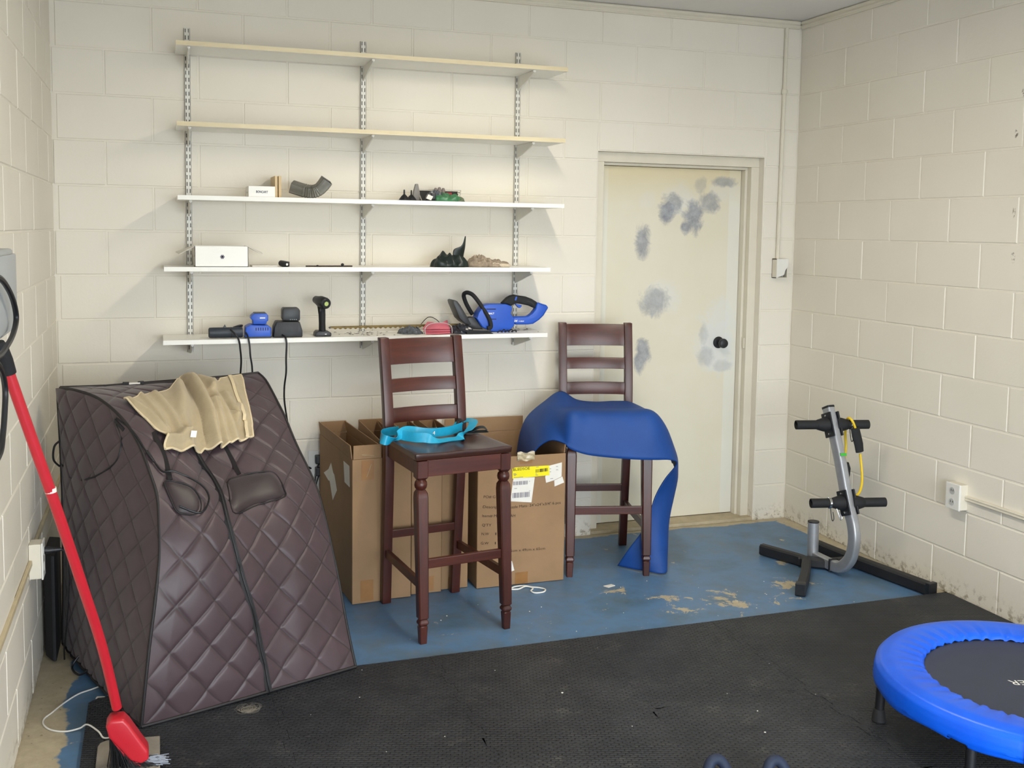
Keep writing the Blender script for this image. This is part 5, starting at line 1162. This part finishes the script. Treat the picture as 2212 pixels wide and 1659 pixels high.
MB().lathe([(.0045, 0), (.0045, .014)], (tp[0], yh-.007, tp[1]-.002), (0, 1, 0), 10).build('blade_tip', M_BLK, hx)
txt('KOBALT', 'printed_text', M_WHITE, hx, (*(1.9744,), yh-.0394, 1.2347), (1, 0, 0), (.12, 0, 1), 0.04459999999999975, .0085, .0006, bold=.03)
txt('24', 'printed_text', M_WHITE, hx, (2.1296, yh-.0238, 1.1933), (1, 0, 0), (.15, 0, 1), .0175, .0105, .0006, bold=.03)
txt('V MAX', 'printed_text', M_WHITE, hx, (2.1537, yh-.0234, 1.1935), (1, 0, 0), (.15, 0, 1), .030, .0055, .0006, bold=.03)
t = thing('blade_sheath', 'black cloth sheath lying at the shelf edge under the hedge trimmer', 'sheath', (2.0, -.25, s5))
sh = [(1.8062, 1.1865), (1.8228, 1.1789), (1.8484, 1.1661), (1.8895, 1.1609), (1.9721, 1.1564), (1.9932, 1.1361), (1.9907, 1.1262), (1.9777, 1.1235), (1.9258, 1.13), (1.859, 1.1375), (1.8536, 1.1586), (1.823, 1.1617)]
MB().prism([(x, max(z, s5+.001)) for x, z in sh], -.272, -.235).build('cloth_sheath', M_BLKM, t, bevel=.006, smooth_deg=40)
m = MB()
for k in range(5): m.tube(smooth([(2.02+.02*k, -.25+.006*k, s5+.004), (2.035+.02*k, -.245, s5+.014+.004*(k % 2)), (2.05+.018*k, -.24, s5+.004)], 4), .003, 5)
m.build('strap_ends', M_BLKM, t)
# bits between the driver and trimmer
t = thing('pink_band_bag', 'pink folded band in a clear bag on the lowest shelf', 'bag', (1.71, -.2, s5))
def pinkfold(k): return [(1.665, -.225+.01*k, s5+.006+.011*k), (1.70, -.235, s5+.005+.012*k), (1.745, -.23, s5+.007+.011*k), (1.772, -.215, s5+.010+.010*k), (1.778, -.19, s5+.012+.009*k)]
for k in range(4): MB().ribbon([(p, Vector((.1, .9, .5))) for p in smooth(pinkfold(k), 5)], .05, .0035, 1).build('pink_fold', M_PINK, t, smooth_deg=60)
MB().tube(smooth([(1.655, -.25, s5+.003), (1.652, -.25, s5+.03), (1.68, -.245, s5+.052), (1.74, -.24, s5+.056), (1.785, -.235, s5+.040), (1.79, -.24, s5+.004)], 6), .002, 5).build('bag_edge', mat('clear_bag_edge', '#b9aeb0', .2), t)
t = thing('crumpled_bag', 'crumpled smoky plastic bag behind the pink band on the lowest shelf', 'bag', (1.62, -.15, s5)); MB().grid(lump(1.60, -.17, s5, .06, .06, .026, 51, .7), 22, 22).build('wrap', M_SMOKE, t, smooth_deg=20, solid=.001)
t = thing('crumpled_bag', 'crumpled dark plastic bag between the pink band and trimmer', 'bag', (1.84, -.2, s5)); MB().grid(lump(1.845, -.21, s5, .058, .05, .038, 53, .4), 26, 22).build('wrap', mat('dark_crumpled_plastic', '#33343c', .2, 0, .6, 60), t, smooth_deg=20, solid=.001)
t = thing('wire_coil', 'thin grey wire loop lying behind the trimmer blade', 'wire', (1.71, -.06, s5)); MB().tube(smooth([(1.66, -.06, s5+.003), (1.68, -.06, s5+.035), (1.72, -.05, s5+.068), (1.76, -.05, s5+.055), (1.79, -.06, s5+.02), (1.80, -.07, s5+.003)], 6), .002, 6).build('wire', M_FRAMEBLK, t)
rb = random.Random(5); m = MB()
for k in range(70):
    x = rb.choice((rb.uniform(1.23, 1.62), rb.uniform(1.28, 1.46), rb.uniform(2.05, 2.24))); y = rb.uniform(-.25, -.06); a = rb.uniform(0, PI); l = rb.uniform(.003, .011); w = l*rb.uniform(.25, .6)
    c, s_ = math.cos(a), math.sin(a); z = s5+.0006+rb.uniform(0, .004)
    m.add([(x+c*l, y+s_*l, z), (x-s_*w, y+c*w, z+.002), (x-c*l, y-s_*l, z), (x+s_*w, y-c*w, z+.002)], [(0, 1, 2, 3)])
tag(m.build('leaf_litter', M_LEAF, None, (1.4, -.15, s5), smooth_deg=0), 'dry brown leaf crumbs scattered on the lowest shelf under the blade', 'debris', None, 'stuff')
# cords down from the chargers (each a part of its charger)
for own, p in ((light_t, [(0.7435, -0.27, 1.1878), (0.7622, -0.29, 1.1684), (0.778, -0.292, 1.141), (0.7843, -0.285, 1.098), (0.789, -0.27, 1.0433), (0.7866, -0.24, 0.9649), (0.7842, -0.2, 0.8189), (0.7773, -0.13, 0.6314), (0.7733, -0.1, 0.4026), (0.8134, -0.12, 0.2703), (0.8739, -0.16, 0.2428)]),
               (blue_t, [(0.8116, -0.255, 1.1703), (0.8189, -0.289, 1.1525), (0.8246, -0.291, 1.1188), (0.8288, -0.285, 1.0652), (0.8378, -0.27, 0.9993), (0.845, -0.22, 0.8197), (0.8688, -0.15, 0.6304), (0.8915, -0.12, 0.3992), (0.9188, -0.14, 0.2561), (0.9793, -0.18, 0.2398)]),
               (black_t, [(0.9745, -0.26, 1.157), (0.9858, -0.289, 1.147), (0.9896, -0.291, 1.1151), (0.9885, -0.28, 1.0496), (0.9905, -0.26, 0.9825), (0.9863, -0.22, 0.901), (0.9948, -0.18, 0.8065), (1.0339, -0.1, 0.6338), (1.0951, -0.05, 0.5059), (1.136, -0.03, 0.4712)])):
    q = smooth([(x, y, max(z, s5+.005) if y > -.284 and i == 0 else z) for i, (x, y, z) in enumerate(p)], 6)
    MB().tube(q, .0042, 8).build('power_cord', M_CORDB, own)

# ------------------------------------------------------------------ odds and ends on the floor
t = MB().tube(smooth([(1.955, -.690, .004), (1.985, -.670, .004), (2.03, -.672, .004), (2.06, -.70, .004), (2.085, -.715, .004), (2.105, -.745, .004), (2.085, -.775, .004), (2.045, -.775, .004), (2.035, -.745, .004), (2.055, -.715, .004), (2.03, -.69, .008), (1.99, -.705, .004), (1.955, -.700, .004)], 6), .0035, 7).build('looped_string', M_CORDW, None, (2.03, -.72, 0))
tag(t, 'white looped string lying on the blue floor before the printed box', 'string')
rb = random.Random(8); m = MB()
for k in range(40):
    c = Vector((.705, -1.60, .026)); pts = []; a0 = rb.uniform(0, 6.3); r0 = rb.uniform(.006, .034); c += Vector((rb.uniform(-.012, .012), rb.uniform(-.01, .01), 0))
    for i in range(9): a = a0+i*.5; pts.append((c.x+r0*math.cos(a)*(1+.2*rb.random()), c.y+.8*r0*math.sin(a)*(1+.2*rb.random()), .0198+rb.uniform(0, .008)))
    m.tube(smooth(pts, 2), .00035, 3)
tag(m.build('hair_tuft', mat('grey_hair', '#8b8478', .9), None, (.705, -1.60, .02), smooth_deg=0), 'small grey tuft of hair on the black mat before the tent', 'debris', None, 'stuff')
m = MB()
for x, y, r in ((1.08, -1.62, .0035), (1.29, -1.98, .003), (1.09, -2.02, .0025), (1.77, -1.80, .006), (2.36, -2.13, .004), (2.33, -1.98, .003), (2.62, -1.80, .0025), (1.13, -1.40, .003), (1.6, -1.55, .003), (2.3, -2.27, .005), (2.63, -2.08, .003), (.9, -1.7, .002), (1.3, -2.2, .002), (1.9, -2.1, .003), (2.05, -1.47, .002)):
    r *= .75; m.lathe([(r*.7, 0), (r, r*.4), (r*.4, r*.7)], (x, y, .0197), n=6)
for k in range(26):
    x, y = rb.uniform(1.5, 3.5), rb.uniform(-1.30, -.75); r = rb.uniform(.0012, .0035); m.lathe([(r, 0), (r*.8, .0015), (0, .002)], (x, y, .0003), n=5)
tag(m.build('lint_specks', M_PAPER, None, (2, -1.5, 0), smooth_deg=0), 'tiny white lint and paint specks scattered over the mat and floor', 'debris', None, 'stuff')
tag(MB().slab([(2.385, -.775), (2.43, -.765), (2.44, -.785), (2.40, -.80)], .0003, .003).build('paper_scrap', M_PAPER, None, (2.41, -.78, 0), smooth_deg=0), 'white paper scrap on the blue floor by the far stool', 'paper')
M_SHOE = mat('dark_navy_foam_grip', '#1e2940', .7, 0, .15, 30)
for k, (cx, cy, lab) in enumerate(((1.985, -2.515, 'dark navy arched grip at the photo bottom edge, the left one'), (2.150, -2.575, 'dark navy arched grip at the photo bottom edge, the right one'))):
    t = thing('push_up_grip', lab, 'exercise grip', (cx, cy, .019), 0, 'arched grips on the mat')
    MB().tube(smooth([(cx-.040, cy, .022), (cx-.036, cy+.01, .055), (cx-.016, cy+.02, .088), (cx+.010, cy+.02, .090), (cx+.030, cy+.01, .062), (cx+.036, cy, .022)], 8), .016, 12).build('arch', M_SHOE, t)
    MB().bar((cx-.06, cy, .024), (cx+.055, cy, .024), .03, .008).build('foot_bar', M_BLK, t, smooth_deg=0, bevel=.003)
